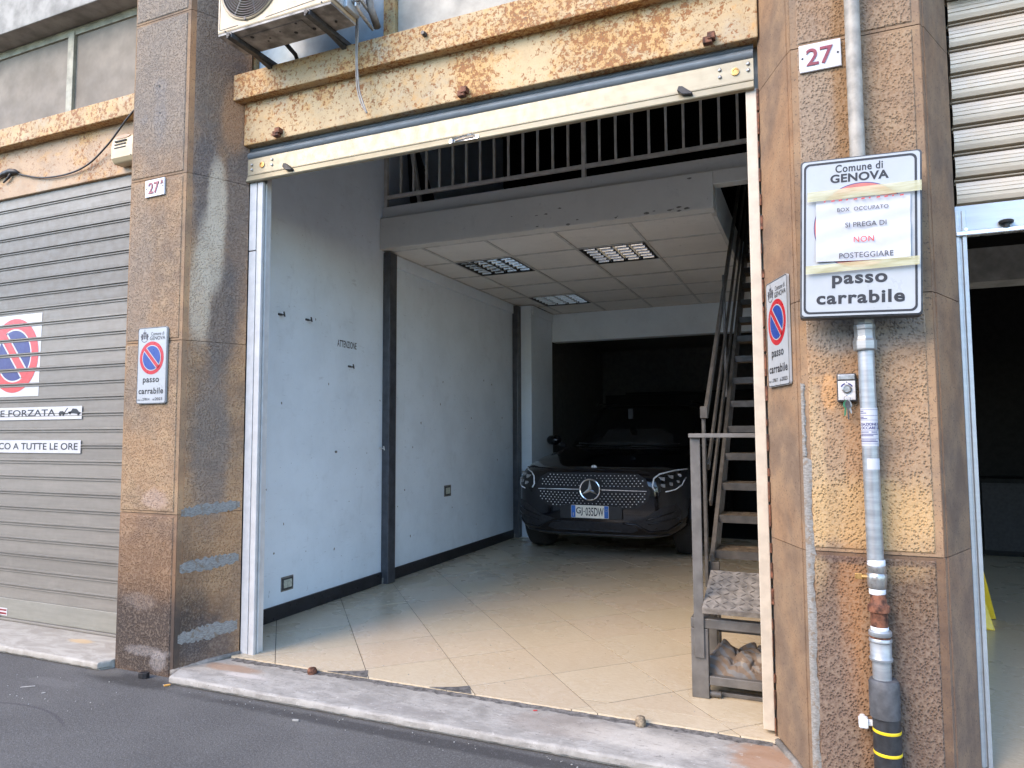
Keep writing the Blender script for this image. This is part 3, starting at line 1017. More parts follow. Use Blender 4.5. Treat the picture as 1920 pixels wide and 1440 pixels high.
zr = (-0.06, 0.945, 1.96, 3.035, 4.08, 4.9)
tr = ((0.60, 0.53, 0.50), (1.10, 1.02, 0.92), (0.90, 0.85, 0.80), (0.84, 0.80, 0.78), (0.85, 0.82, 0.8))
trs = ((0.90, 0.86, 0.82), (1.0, 0.92, 0.84), (0.98, 0.88, 0.80), (0.95, 0.86, 0.78), (0.9, 0.85, 0.8))
trr = ((1.12, 0.95, 0.88), (0.98, 0.86, 0.80), (0.92, 0.83, 0.78), (0.88, 0.82, 0.78), (0.9, 0.85, 0.8))
for i in range(5):
    obj('stone_block', front_block(-0.053, 0.428, zr[i], zr[i + 1], 0.026, 0.026), [M['stone_r'], M['stone_sr']], RP, color=tr[i])
    obj('stone_block', splay_block((-0.055, 0.0), (-0.203, 0.345), Vector((0.919, 0.394)), zr[i], zr[i + 1]), [M['stone_sr'], M['stone_sr']], RP, color=trs[i])
    obj('stone_block', splay_block((0.43, 0.0), (0.565, 0.312), Vector((-0.918, 0.397)), zr[i], zr[i + 1]), [M['stone_sr'], M['stone_sr']], RP, color=trr[i])


def smear(cx, cz, w, h, onface, seed, th=0.003, n=30):
    """an irregular trowelled mortar patch; onface(u)->(x,y) along the face"""
    rnd = random.Random(seed)
    top, bot = [], []
    for k in range(n + 1):
        t = k / n
        e = 1 - 0.35 * abs(2 * t - 1) ** 3
        top.append((t, cz + h * 0.5 * e * rnd.uniform(0.72, 1.25)))
        bot.append((t, cz - h * 0.5 * e * rnd.uniform(0.72, 1.25)))
    mb = MB()
    vs = []
    for (t, zt), (_, zb) in zip(top, bot):
        x, y, nx, ny = onface(t)
        for k in range(5):
            z = zb + (zt - zb) * k / 4
            lift = 0.0005 if k in (0, 4) or t in (0, 1) else th * rnd.uniform(0.85, 1.1)
            vs.append((x + nx * lift, y + ny * lift, z + t * 0.03))
    fs = []
    for i in range(n):
        for k in range(4):
            a = i * 5 + k
            fs.append((a, a + 5, a + 6, a + 1))
    mb.add(vs, fs)
    return mb


def lsplay(t):
    t = 0.06 + 0.9 * t
    return (-3.51 + 0.17 * t, 0.345 * t, 0.894, -0.447)


for k, (z, h) in enumerate(((0.955, 0.065), (0.628, 0.075), (0.215, 0.085))):
    obj('mortar_patch', smear(0, z, 0, h, lsplay, 40 + k, 0.0018), M['smear'], LP, smooth=True)
# grey pointing down the right pillar's left arris, and at the pillar feet
def pointing(x0, w, z0, z1, seed, slot):
    rnd = random.Random(seed)
    mb = MB()
    n = 90
    vs = []
    for k in range(n + 1):
        z = z0 + (z1 - z0) * k / n
        ww = w * ((0.85 + 0.14 * math.sin(k * 0.31) + 0.06 * math.sin(k * 1.3 + 1) + rnd.uniform(-0.06, 0.06)) if 0 < k < n else 0.2)
        a = 0.002 if k in (0, n) else -0.0016 + rnd.uniform(-0.0008, 0.0008)
        vs += [(x0 - 0.003, 0.004, z), (x0 + 0.004, a, z), (x0 + ww * 0.6, a, z), (x0 + ww, 0.003, z)]
    fs = []
    for k in range(n):
        for i in range(3):
            fs.append((k * 4 + i, k * 4 + i + 1, k * 4 + 5 + i, k * 4 + 4 + i))
    return mb.add(vs, fs)


obj('mortar_joint', pointing(-0.052, 0.034, -0.02, 1.32, 5, 0), M['smear'], RP, smooth=True)
obj('mortar_joint', pointing(-0.052, 0.014, 1.32, 1.62, 6, 0), M['smear'], RP, smooth=True)
obj('mortar_fillet', MB().tube([(-3.52, -0.005, 0.03), (-3.42, 0.18, 0.055), (-3.335, 0.345, 0.066)], 0.018, 8), M['mortar'], LP, smooth=True)
obj('mortar_fillet', MB().tube([(-0.05, -0.02, 0.03), (-0.125, 0.14, 0.05), (-0.20, 0.30, 0.06)], 0.016, 8), M['mortar'], RP, smooth=True)
obj('drill_hole', MB().lathe([(0.006, -0.004), (0.006, 0.01)], (-3.765, 0.0, 3.63), 'Y', 10), M['black_rubber'], LP)
obj('drill_hole', MB().lathe([(0.005, -0.004), (0.005, 0.01)], (-3.755, 0.0, 3.455), 'Y', 10), M['black_rubber'], LP)

# ------------------------------------------------------------------ sills
def sill(x0, x1, y0, y1, cut, m, label, seed):
    rnd = random.Random(seed)
    t = thing('marble_sill', ((x0 + x1) / 2, y0, 0), label, 'sill', 'door sills')
    mb = MB()
    n = 90
    vs = []
    for k in range(n + 1):
        x = x0 + (x1 - x0) * k / n
        dip = 0.0
        yy = y0 + rnd.uniform(-0.0025, 0.003)
        if k == 0 and cut[0]:
            yy += cut[0]
        if k == n and cut[1]:
            yy += cut[1]
        ww = rnd.uniform(-0.0018, 0.0012)
        yb = y1
        if cut[2] is not None:
            yb = min(y1, max(yy + 0.01, cut[2](x)))
        vs += [(x, yy + 0.022, -0.03), (x, yy + 0.020, 0.010 + ww), (x, yy, 0.016 + ww), (x, yy, 0.038), (x, yy + 0.006, 0.047 + ww), (x, yy + 0.014, 0.05 + ww * 0.4), (x, yb, 0.052)]
    fs = []
    for k in range(n):
        for i in range(6):
            fs.append((k * 7 + i, k * 7 + 7 + i, k * 7 + 8 + i, k * 7 + 1 + i))
    fs.append((0, 1, 2, 3, 4, 5, 6))
    fs.append(tuple(n * 7 + i for i in (6, 5, 4, 3, 2, 1, 0)))
    mb.add(vs, fs)
    obj('slab', mb, m, t, smooth=35)
    return t


def back_main(x):
    if x < -3.27:
        return (x + 3.51) * 2.03
    if x > -0.215:
        return (-0.05 - x) * 2.0
    return 0.29


ms = sill(-3.475, -0.07, -0.088, 0.288, (0.09, 0.03, back_main), M['marble'], 'worn grey marble sill along the open garage entrance', 3)
ls = sill(-6.95, -4.005, -0.085, 0.36, (0, 0.06, None), M['marble2'], 'cream marble sill under the closed grey shutter', 4)
# cement bedding and chipped tile edge along the back of the garage sill
rnd = random.Random(11)
mb = MB()
vs, n = [], 110
for k in range(n + 1):
    x = -3.31 + 3.09 * k / n
    vs += [(x, 0.252 + rnd.uniform(-0.012, 0.010), 0.0522), (x, 0.262, 0.0545 + rnd.uniform(-0.0015, 0.002)), (x, 0.280, 0.0545 + rnd.uniform(-0.0015, 0.002)), (x, 0.302, 0.0645)]
fs = [(k * 4 + i, k * 4 + 4 + i, k * 4 + 5 + i, k * 4 + 1 + i) for k in range(n) for i in range(3)]
mb.add(vs, fs)
obj('cement_strip', mb, M['cement'], ms, smooth=True)
for xx, w, d in ((-2.46, 0.22, 0.10), (-1.80, 0.20, 0.10)):
    obj('broken_tile_corner', MB().prism([(xx - w / 2 - 0.05, 0.284, 0.0675), (xx + w / 2, 0.284, 0.0675), (xx + w / 2 - 0.06, 0.284 + d, 0.0675), (xx - 0.02, 0.284 + d * 0.55, 0.0675)], (0, 0, -0.003)), M['cement'], ms)
obj('guide_stub', MB().lathe([(0.026, 0), (0.028, 0.018), (0.020, 0.032), (0.012, 0.034)], (-2.70, 0.25, 0.053), 'Z', 10), M['rust'], ms, smooth=30)
obj('guide_stub', MB().lathe([(0.024, 0), (0.026, 0.020), (0.020, 0.040), (0.010, 0.044)], (-0.80, 0.255, 0.053), 'Z', 12), M['stub'], ms, smooth=30)

# opposite side of the street (behind the camera): unseen low row, height and length shaped to cut low sky light
ob = thing('street_building', (-4, -14, 0), 'low plastered building across the street, behind the viewer, shaped to cut low sky light', 'building')
mb = MB().box((-60, -20, -0.1), (3.5, -14, 4.9))
obj('wall', mb, M['skyblue_wall'], ob)
gm = MB()
gm.box((-0.6, -14.03, 1.0), (0.6, -13.99, 2.6))
gme = gm.mesh('window', (0, -14, 0), [M['far_glass']])
for k in range(10):
    for zz in (0.0, 1.9):
        inst('window', gme, (-40 + k * 3.6, -14, zz), ob)
# ------------------------------------------------------------------ lintel beams
def beam(label, x0, x1, y0, y1, z0, z1, m, name='lintel_beam'):
    t = thing(name, ((x0 + x1) / 2, y0, z0), label, 'beam', 'rusty lintel beams')
    obj('channel', MB().box((x0, y0, z0), (x1, y1, z1)), m, t, bevel=0.006)
    return t


b1 = beam('cream rust-spotted lower lintel beam directly above the open garage', -3.352, -0.196, 0.30, 0.40, 3.285, 3.585, M['beam_a'])
b2 = beam('cream rust-patched upper lintel beam under the air conditioner', -3.385, -0.165, 0.235, 0.40, 3.565, 3.735, M['beam_b'])
b3 = beam('pinkish lower lintel beam above the closed grey shutter', -6.95, -4.16, 0.315, 0.42, 3.275, 3.66, M['beam_c'])
b4 = beam('yellow rusty upper lintel beam above the closed grey shutter', -6.95, -4.145, 0.235, 0.42, 3.655, 3.80, M['beam_d'])
b5 = beam('dark-edged lintel beam above the half open bright shutter', 0.57, 5.4, 0.24, 0.40, 3.30, 4.0, M['beam_c'])
for x in (-3.061, -1.751, -0.418):
    obj('bolt', MB().box((x - 0.028, 0.268, 3.293), (x + 0.016, 0.302, 3.325)).box((x - 0.006, 0.262, 3.308), (x + 0.03, 0.302, 3.342)), M['rust'], b1, bevel=0.003)
obj('bolt', MB().lathe([(0.011, -0.03), (0.014, -0.01), (0.014, 0.004)], (-1.965, 0.235, 3.672), 'Y', 8), M['dark_metal'], b2)
obj('stain_plate', MB().box((-1.15, 0.2345, 3.565), (-1.149, 0.24, 3.735)), M['beam_b'], b2)


# ------------------------------------------------------------------ roller shutters
def prof_prism(mb, prof, x0, x1, y, z, back=0.004):
    pts = [(x0, y + a, z + b) for a, b in prof] + [(x0, y + a + back, z + b) for a, b in reversed(prof)]
    return mb.prism(pts, (x1 - x0, 0, 0))


PIT = 0.115
flatp = [(0, 0), (0, 0.078), (-0.008, 0.0805), (-0.008, 0.087), (0.003, 0.089), (0.004, 0.0965), (-0.008, 0.0985), (-0.008, 0.105), (0, 0.107), (0, 0.1145)]
GS = 'roller shutters of the street front'
sl = thing('roller_shutter', (-5.5, 0.34, 0.05), 'closed grey steel roller shutter with a no parking poster', 'shutter', GS)
me = prof_prism(MB(), flatp, -6.9, -4.17, 0.34, 0.0).mesh('slat', (-5.5, 0.34, 0), [M['slat_grey']])
z = 0.215
k = 0
while z < 3.25:
    t = random.uniform(0.9, 1.08)
    if 2.38 < z < 2.9:
        t *= 0.80
    inst('slat', me, (-5.5, 0.34 + random.uniform(-0.0008, 0.0008), z), sl, (t, t, t))
    z += PIT
obj('bottom_bar', MB().box((-6.9, 0.332, 0.072), (-4.17, 0.352, 0.213)), M['slat_grey'], sl, bevel=0.004, color=(1.15, 1.2, 1.18))
obj('bottom_lip', MB().box((-6.9, 0.318, 0.055), (-4.17, 0.356, 0.071)), M['slat_grey'], sl, bevel=0.003, color=(1.0, 1.0, 1.0))
obj('handle', MB().box((-5.74, 0.30, 0.078), (-5.67, 0.333, 0.11)), M['dark_metal'], sl, bevel=0.006)

# print on the shutter
FRS = ((0, 0.34, 0), (1, 0, 0), (0, 0, 1))
po = thing('no_parking_poster', (-5.66, 0.333, 1.717), 'large white no parking poster with red ring stuck on the grey shutter', 'poster')
mb = MB()
zz = 0.215
while zz < 2.45:
    a, b = max(1.717, zz - 0.0075), min(2.345, zz + 0.0795)
    if b > a + 0.004:
        flat(mb, [(-6.02, a), (-5.330 + (a - 2.345) * 0.012, a), (-5.330 + (b - 2.345) * 0.012, b), (-6.02, b)], FRS, 0.0018)
    zz += PIT
obj('sheet', mb, M['vinyl'], po)


def slat_clip_ring(mb, cx, cz, r0, r1, lift):
    """a printed ring that follows the flat part of every slat"""
    zz_ = 0.215
    fr = FRS
    n = 120
    segs = [(cx + math.cos(2 * math.pi * q / n), cz + math.sin(2 * math.pi * q / n)) for q in range(n)]
    while zz_ < 2.45:
        a, b = zz_ - 0.0075, zz_ + 0.0795
        for q in range(n):
            t0, t1 = 2 * math.pi * q / n, 2 * math.pi * (q + 1) / n
            poly = [(cx + r0 * math.cos(t0), cz + r0 * math.sin(t0)), (cx + r1 * math.cos(t0), cz + r1 * math.sin(t0)),
                    (cx + r1 * math.cos(t1), cz + r1 * math.sin(t1)), (cx + r0 * math.cos(t1), cz + r0 * math.sin(t1))]
            poly = clip(poly, 0, -1, -a)
            poly = clip(poly, 0, 1, b) if len(poly) > 2 else poly
            if len(poly) > 2 and area(poly) > 1e-7:
                o_, r_, u_ = (Vector(q_) for q_ in fr)
                mb.add([o_ + r_ * x + u_ * y + Vector((0, -lift, 0)) for x, y in poly], [tuple(range(len(poly)))])
        zz_ += PIT
    return mb


def slat_clip_poly(mb, poly0, lift):
    zz_ = 0.215
    while zz_ < 2.45:
        poly = clip(clip(poly0, 0, -1, -(zz_ - 0.0075)), 0, 1, zz_ + 0.0795)
        if len(poly) > 2 and area(poly) > 1e-7:
            mb.add([(x, 0.34 - lift, y) for x, y in poly], [tuple(range(len(poly)))])
        zz_ += PIT
    return mb


PC = (-5.640, 2.032)
obj('red_ring', slat_clip_ring(MB(), *PC, 0.205, 0.285, 0.0034), M['pale_red2'], po)
mb = slat_clip_poly(MB(), disc(*PC, 0.196, 60), 0.0026)
obj('blue_disc', mb, M['indigo'], po)
ca, sa = math.cos(R(-49)), math.sin(R(-49))
def rot_rect(c, L, W):
    return [(c[0] + x * ca - y * sa, c[1] + x * sa + y * ca) for x, y in ((-L, -W), (L, -W), (L, W), (-L, W))]
mb = slat_clip_poly(MB(), rot_rect(PC, 0.198, 0.048), 0.0030)
slat_clip_ring(mb, *PC, 0.1935, 0.206, 0.0030)
obj('white_edge', mb, M['vinyl'], po)
obj('red_slash', slat_clip_poly(MB(), rot_rect(PC, 0.215, 0.034), 0.0042), M['pale_red2'], po)

FRT = ((0, 0.333, 0), (1, 0, 0.0), (0, 0, 1))
def strip_notice(label, x1, z0, z1, s, tx0, tx1, tz0, tz1):
    t = thing('text_strip', (x1 - 0.6, 0.333, z0), label, 'notice', 'white warning strips on the grey shutter')
    obj('sheet', flat(MB(), [(-6.1, z0), (x1, z0), (x1, z1), (-6.1, z1)], FRT, 0.0012), M['vinyl'], t)
    obj('lettering', text(MB(), s, tx0, tz0, tx1, tz1, FRT, 0.012, 0.0022), M['ink'], t)
    return t


s1 = strip_notice('white strip reading E FORZATA with a tow truck symbol', -4.842, 1.538, 1.632, 'E FORZATA', -5.762, -5.127, 1.564, 1.614)
s2 = strip_notice('white strip reading CO A TUTTE LE ORE, the lower of the two strips', -4.842, 1.292, 1.386, 'CO A TUTTE LE ORE', -5.765, -4.872, 1.316, 1.366)
ic = MB()
X0, Z0 = -5.09, 1.560
def ip(pts):
    flat(ic, [(X0 + a * 0.235, Z0 + b * 0.06) for a, b in pts], FRT, 0.0022)
ip([(0.0, 0.22), (0.28, 0.22), (0.28, 0.38), (0.20, 0.62), (0.06, 0.62), (0.0, 0.40)])
ip([(0.26, 0.22), (0.42, 0.22), (0.42, 0.34), (0.26, 0.34)])
ip([(0.22, 0.34), (0.27, 0.34), (0.42, 0.98), (0.38, 1.0)])
ip([(0.40, 0.30), (0.44, 0.52), (0.56, 0.60), (0.64, 0.92), (0.82, 0.86), (0.92, 0.52), (1.0, 0.44), (0.99, 0.20), (0.60, 0.34)])
for cx, cz in ((0.07, 0.16), (0.22, 0.16), (0.52, 0.36), (0.90, 0.18)):
    flat(ic, [(X0 + (cx + 0.045 * math.cos(q)) * 0.235, Z0 + (cz + 0.16 * math.sin(q)) * 0.06) for q in [k * math.pi / 5 for k in range(10)]], FRT, 0.0022)
obj('tow_symbol', ic, M['ink'], s1)
st = thing('maker_sticker', (-5.62, 0.331, 0.09), 'small white and maroon sticker low on the grey shutter', 'sticker')
FRB = ((0, 0.331, 0), (1, 0, 0), (0, 0, 1))
obj('sheet', flat(MB(), [(-5.75, 0.085), (-5.575, 0.085), (-5.575, 0.14), (-5.75, 0.14)], FRB, 0.0012), M['vinyl'], st)
obj('stripe', flat(flat(MB(), [(-5.75, 0.093), (-5.583, 0.093), (-5.583, 0.106), (-5.75, 0.106)], FRB, 0.002), [(-5.75, 0.118), (-5.583, 0.118), (-5.583, 0.130), (-5.75, 0.130)], FRB, 0.002), M['maroon'], st)

# shutter of the garage, nearly fully rolled up
sm = thing('roller_shutter', (-1.78, 0.34, 3.05), 'raised garage roller shutter showing only its cream bottom bar', 'shutter', GS)
mb = MB()
prof_prism(mb, [(0.0, 0), (-0.004, 0.004), (0.0, 0.012), (0.0, 0.112)], -3.345, -0.222, 0.335, 3.092, 0.006)
obj('bottom_bar', mb, M['bar_cream'], sm)
mb = MB()
mb.prism([(-3.345, 0.322, 3.052), (-3.345, 0.318, 3.058), (-3.345, 0.333, 3.092), (-3.345, 0.352, 3.092), (-3.345, 0.352, 3.052)], (3.123, 0, 0))
obj('bottom_lip', mb, M['bar_cream'], sm, color=(1.12, 1.12, 1.1), bevel=0.0015)
mb = MB()
prof_prism(mb, [(0.002, 0), (-0.014, 0.012), (-0.018, 0.028), (-0.010, 0.044), (0.004, 0.052), (0.012, 0.058), (0.004, 0.064), (0.012, 0.085)], -3.345, -0.222, 0.345, 3.205, 0.006)
obj('slat', mb, M['bar_blue'], sm, smooth=40, color=(0.42, 0.45, 0.48))
obj('roll', MB().lathe([(0.16, 0), (0.16, 3.06)], (-3.31, 0.62, 3.62), 'X', 20), M['slat_grey'], sm, smooth=40)
obj('curtain', MB().box((-3.33, 0.40, 3.28), (-0.24, 0.412, 3.62)), M['slat_grey'], sm)
for x in (-3.0, -0.545):
    obj('rubber_stop', MB().prism([(x - 0.034, 0.30, 3.100), (x - 0.026, 0.30, 3.122), (x - 0.008, 0.30, 3.118), (x + 0.040, 0.30, 3.078), (x + 0.040, 0.30, 3.068), (x - 0.010, 0.30, 3.076)], (0, 0.033, 0)), M['black_rubber'], sm, bevel=0.004)
obj('pull_handle', MB().tube([(-1.83, 0.315, 3.060), (-1.82, 0.296, 3.066), (-1.75, 0.296, 3.072), (-1.70, 0.296, 3.072), (-1.69, 0.315, 3.066)], 0.008, 8).box((-1.85, 0.312, 3.054), (-1.67, 0.320, 3.074)), M['chrome'], sm, smooth=40)
rv = MB().lathe([(0.0075, -0.004), (0.0045, -0.0065), (0.0, -0.007)], (0, 0, 0), 'Y', 10)
rv = MB().lathe([(0.009, 0.0), (0.0085, -0.004), (0.004, -0.007)], (0, 0, 0), 'Y', 10).mesh('rivet', (0, 0, 0), [M['steel']])
for x, z in ((-3.31, 3.165), (-3.31, 3.132), (-3.145, 3.176), (-3.145, 3.14), (-0.377, 3.176), (-0.377, 3.14), (-0.246, 3.18), (-0.246, 3.148)):
    inst('rivet', rv, (x, 0.333, z), sm)
lk = MB().lathe([(0.019, 0.0), (0.019, -0.004), (0.013, -0.005), (0.012, -0.002)], (0, 0, 0), 'Y', 16).mesh('lock', (0, 0, 0), [M['brass']])
for x in (-3.225, -0.305):
    inst('lock', lk, (x, 0.333, 3.152), sm)

# guides
gl = thing('shutter_guide', (-3.27, 0.37, 0.06), 'white double shutter guide at the left side of the open garage', 'guide rail', 'shutter guides')
obj('outer_strip', MB().box((-3.338, 0.352, 0.056), (-3.282, 0.40, 2.60)), M['white_frame'], gl, bevel=0.003)
obj('outer_strip', MB().box((-3.338, 0.350, 2.606), (-3.282, 0.40, 3.05)), M['white_frame'], gl, bevel=0.003)
obj('rail', MB().box((-3.274, 0.350, 0.062), (-3.232, 0.372, 3.05)).box((-3.274, 0.385, 0.062), (-3.232, 0.40, 3.05)).box((-3.274, 0.372, 0.062), (-3.262, 0.385, 3.05)), M['white_frame'], gl, bevel=0.003)
obj('back_plate', MB().box((-3.36, 0.402, 0.06), (-3.240, 0.44, 3.3)), M['white_frame'], gl)
obj('gap_shade_strip', MB().box((-3.356, 0.36, 0.06), (-3.340, 0.399, 3.3)), M['black_rubber'], gl)  # black strip standing in for the shaded gap beside the stone
gr = thing('shutter_guide', (-0.235, 0.37, 0.06), 'cream shutter guide at the right side of the open garage', 'guide rail', 'shutter guides')
obj('rail', MB().box((-0.262, 0.345, 0.085), (-0.212, 0.40, 3.06)), M['cream_frame'], gr, bevel=0.004)
obj('back_plate', MB().box((-0.225, 0.402, 0.06), (-0.10, 0.47, 3.3)), M['cream_frame'], gr)
mb = MB()
rnd = random.Random(3)
for k in range(26):
    z0 = 0.07 + k * 0.115
    w = rnd.uniform(0.002, 0.011)
    obj('rust_flake', MB().box((-0.2115, 0.334, z0), (-0.2115 + w, 0.36, z0 + rnd.uniform(0.03, 0.11))), M['rust'], gr)
gq = thing('shutter_guide', (0.585, 0.33, 0.06), 'pale blue grey shutter guide beside the dark shop on the right', 'guide rail', 'shutter guides')
obj('rail', MB().box((0.567, 0.322, 0.075), (0.580, 0.36, 2.35)).box((0.580, 0.332, 0.075), (0.590, 0.36, 2.35)).box((0.590, 0.322, 0.075), (0.606, 0.36, 2.35)), M['bar_blue'], gq, bevel=0.002)
obj('seal_strip', MB().box((0.553, 0.33, 0.07), (0.565, 0.36, 2.4)), M['white_frame'], gq)

# bright shutter of the right shop, half open
sr = thing('roller_shutter', (2.0, 0.34, 2.25), 'half open bright galvanised roller shutter of the shop on the right', 'shutter', GS)
arc = [(0.030, 0.0), (0.030, 0.007), (-0.002, 0.010), (-0.004, 0.016), (-0.008, 0.028), (-0.0095, 0.040), (-0.0065, 0.0415), (-0.0065, 0.0435), (-0.0105, 0.045), (-0.0105, 0.058), (-0.0072, 0.0595), (-0.0072, 0.0615), (-0.0095, 0.063),
       (-0.0085, 0.074), (-0.0055, 0.0755), (-0.0055, 0.0775), (-0.007, 0.079), (-0.004, 0.091), (-0.001, 0.097), (0.030, 0.100), (0.030, 0.103), (-0.002, 0.1055), (-0.004, 0.108), (-0.002, 0.1105), (0.030, 0.112), (0.030, 0.1145)]
me = prof_prism(MB(), arc, 0.58, 5.2, 0.345, 0.0).mesh('slat', (2.0, 0.345, 0), [M['slat_bright']])
z = 2.378
while z < 3.45:
    t = random.uniform(0.95, 1.04)
    inst('slat', me, (2.0, 0.345, z), sr, (t, t, t))
    z += PIT
obj('bottom_bar', MB().box((0.566, 0.328, 2.262), (5.2, 0.35, 2.372)), M['bar_blue'], sr, bevel=0.003, color=(0.92, 0.95, 1.0))
obj('bottom_lip', MB().box((0.566, 0.312, 2.240), (5.2, 0.352, 2.260)), M['alu'], sr, bevel=0.004)
obj('rubber_stop', MB().lathe([(0.012, -0.005), (0.012, 0.012), (0.026, 0.014), (0.028, 0.022), (0.022, 0.027)], (0.745, 0.315, 2.262), 'Z', 12), M['black_rubber'], sr, smooth=40)
obj('screw', MB().lathe([(0.009, 0), (0.007, -0.008)], (0.605, 0.328, 2.268), 'Y', 8), M['alu'], sr)
obj('inner_roll', MB().lathe([(0.15, 0), (0.15, 4.6)], (0.6, 0.62, 3.1), 'X', 18), M['slat_grey'], sr, smooth=40)

# ------------------------------------------------------------------ transom windows
tw = thing('transom_window', (-5.5, 0.40, 3.80), 'dusty grey transom window above the closed grey shutter', 'window', 'transom windows')
for x0, x1 in ((-6.9, -5.225), (-5.15, -4.16)):
    obj('pane', MB().box((x0, 0.40, 3.80), (x1, 0.42, 4.53)), M['grey_wall_dusty'], tw)
obj('mullion', MB().box((-5.222, 0.375, 3.80), (-5.153, 0.42, 4.53)), M['grey_frame'], tw, bevel=0.004)
obj('frame', MB().box((-6.9, 0.385, 4.50), (-4.16, 0.42, 4.56)), M['grey_frame'], tw)
l2 = beam('grey concrete lintel at the top left above the dusty window', -6.95, -4.16, 0.22, 0.42, 4.565, 4.86, M['concrete'], 'concrete_lintel')
tm = thing('transom_window', (-1.8, 0.42, 3.74), 'whitewashed transom window behind the air conditioner', 'window', 'transom windows')
obj('pane', MB().box((-3.33, 0.40, 3.735), (-2.335, 0.42, 4.9)), M['blue_pane'], tm)
obj('pane', MB().box((-2.25, 0.40, 3.735), (-0.2, 0.42, 4.9)), M['pale_pane'], tm)
obj('mullion', MB().box((-2.333, 0.365, 3.735), (-2.253, 0.42, 4.9)), M['olive_frame'], tm, bevel=0.004)
obj('mullion', MB().box((-3.40, 0.365, 3.735), (-3.333, 0.42, 4.9)), M['olive_frame'], tm, bevel=0.004)
FRF = ((0, 0, 0), (1, 0, 0), (0, 0, 1))       # facade plane


def no_entry_disc(mbs, cx, cz, r, fr, lift):
    """red ring, blue disc, white outlines, red slash"""
    red, blue, white = mbs
    flat(red, disc(cx, cz, r, 44), fr, lift)
    flat(white, disc(cx, cz, r * 0.775, 44), fr, lift + 0.0008)
    flat(blue, disc(cx, cz, r * 0.725, 44), fr, lift + 0.0016)
    c_, s_ = math.cos(R(-45)), math.sin(R(-45))
    def rr(L, W):
        return [(cx + x * c_ - y * s_, cz + x * s_ + y * c_) for x, y in ((-L, -W), (L, -W), (L, W), (-L, W))]
    flat(white, rr(r * 0.735, r * 0.155), fr, lift + 0.0024)
    flat(red, rr(r * 0.80, r * 0.105), fr, lift + 0.0032)


def crest(mb, cx, cz, s, fr, lift):
    """small crest: crowned shield with a cross and two supporters"""
    def P(pts):
        flat(mb, [(cx + a * s, cz + b * s) for a, b in pts], fr, lift)
    ring_pts = [(-0.24, 0.30), (0.24, 0.30), (0.24, -0.05), (0.16, -0.28), (0, -0.42), (-0.16, -0.28), (-0.24, -0.05)]
    o_ = [(cx + a * s, cz + b * s) for a, b in ring_pts]
    i_ = [(cx + a * s * 0.72, cz + b * s * 0.78) for a, b in ring_pts]
    frame_line(mb, o_, i_, fr, lift)
    P([(-0.05, -0.34), (0.05, -0.34), (0.05, 0.26), (-0.05, 0.26)])
    P([(-0.19, 0.0), (0.19, 0.0), (0.19, 0.09), (-0.19, 0.09)])
    P([(-0.26, 0.36), (0.26, 0.36), (0.32, 0.62), (0.15, 0.48), (0, 0.72), (-0.15, 0.48), (-0.32, 0.62)])
    P([(-0.04, 0.70), (0.04, 0.70), (0.04, 0.95), (-0.04, 0.95)])
    for q in (-1, 1):
        P([(q * 0.30, -0.40), (q * 0.55, -0.46), (q * 0.62, -0.20), (q * 0.78, 0.05), (q * 0.60, 0.10), (q * 0.66, 0.36), (q * 0.48, 0.28), (q * 0.34, 0.38), (q * 0.32, 0.10)][::q])
    ring(mb, cx, cz - 0.12 * s, 0.62 * s, 0.70 * s, fr, lift, 24, a0=math.pi * 1.12, a1=math.pi * 1.88)


def passo_small(loc, right, label, aut):
    t = thing('no_parking_sign', loc, label, 'sign', 'small passo carrabile signs')
    r_ = Vector(right).normalized()
    u_ = Vector((0, 0, 1))
    nrm = r_.cross(u_)
    fr = (Vector(loc), r_, u_)
    w, h = 0.124, 0.236
    P = [Vector(loc) + r_ * a + u_ * b + nrm * 0.012 for a, b in rrect(-w, -h, w, h, 0.014)]
    obj('plate', MB().prism(P, -nrm * 0.010), M['sign_white'], t)
    L = 0.0128
    obj('border', frame_line(MB(), rrect(-w + .0015, -h + .0015, w - .0015, h - .0015, 0.013), rrect(-w + 0.005, -h + 0.005, w - 0.005, h - 0.005, 0.011), fr, L), M['ink'], t)
    red, blue, wh = MB(), MB(), MB()
    no_entry_disc((red, blue, wh), -0.002, 0.046, 0.102, fr, L)
    obj('red_ring', red, M['red'], t)
    obj('white_edge', wh, M['sign_white'], t)
    obj('blue_disc', blue, M['blue'], t)
    tx = MB()
    text(tx, 'Comune di', -0.012, 0.184, 0.098, 0.206, fr, 0.004, L)
    text(tx, 'GENOVA', -0.022, 0.156, 0.108, 0.179, fr, 0.012, L)
    text(tx, 'passo', -0.072, -0.117, 0.066, -0.078, fr, 0.025, L, 1.1)
    text(tx, 'carrabile', -0.106, -0.176, 0.104, -0.138, fr, 0.025, L, 1.1)
    text(tx, 'Aut. n.', -0.114, -0.216, -0.074, -0.205, fr, 0.01, L)
    text(tx, aut, -0.070, -0.216, -0.010, -0.200, fr, 0.02, L)
    text(tx, 'del', 0.016, -0.216, 0.032, -0.203, fr, 0.01, L)
    text(tx, '2023', 0.036, -0.216, 0.098, -0.199, fr, 0.02, L)
    obj('lettering', tx, M['ink'], t)
    cm = MB()
    crest(cm, -0.068, 0.182, 0.046, fr, L)
    obj('crest', cm, M['ink_grey'], t)
    return t


passo_small((-3.742, -0.001, 1.848), (1, 0, 0), 'small passo carrabile no parking sign on the sooty left pillar', '27814')
_d = Vector((0.148, -0.345, 0)).normalized()
passo_small((-0.1335, 0.178, 1.858), _d, 'small passo carrabile no parking sign seen edge-on beside the open garage', '27817')

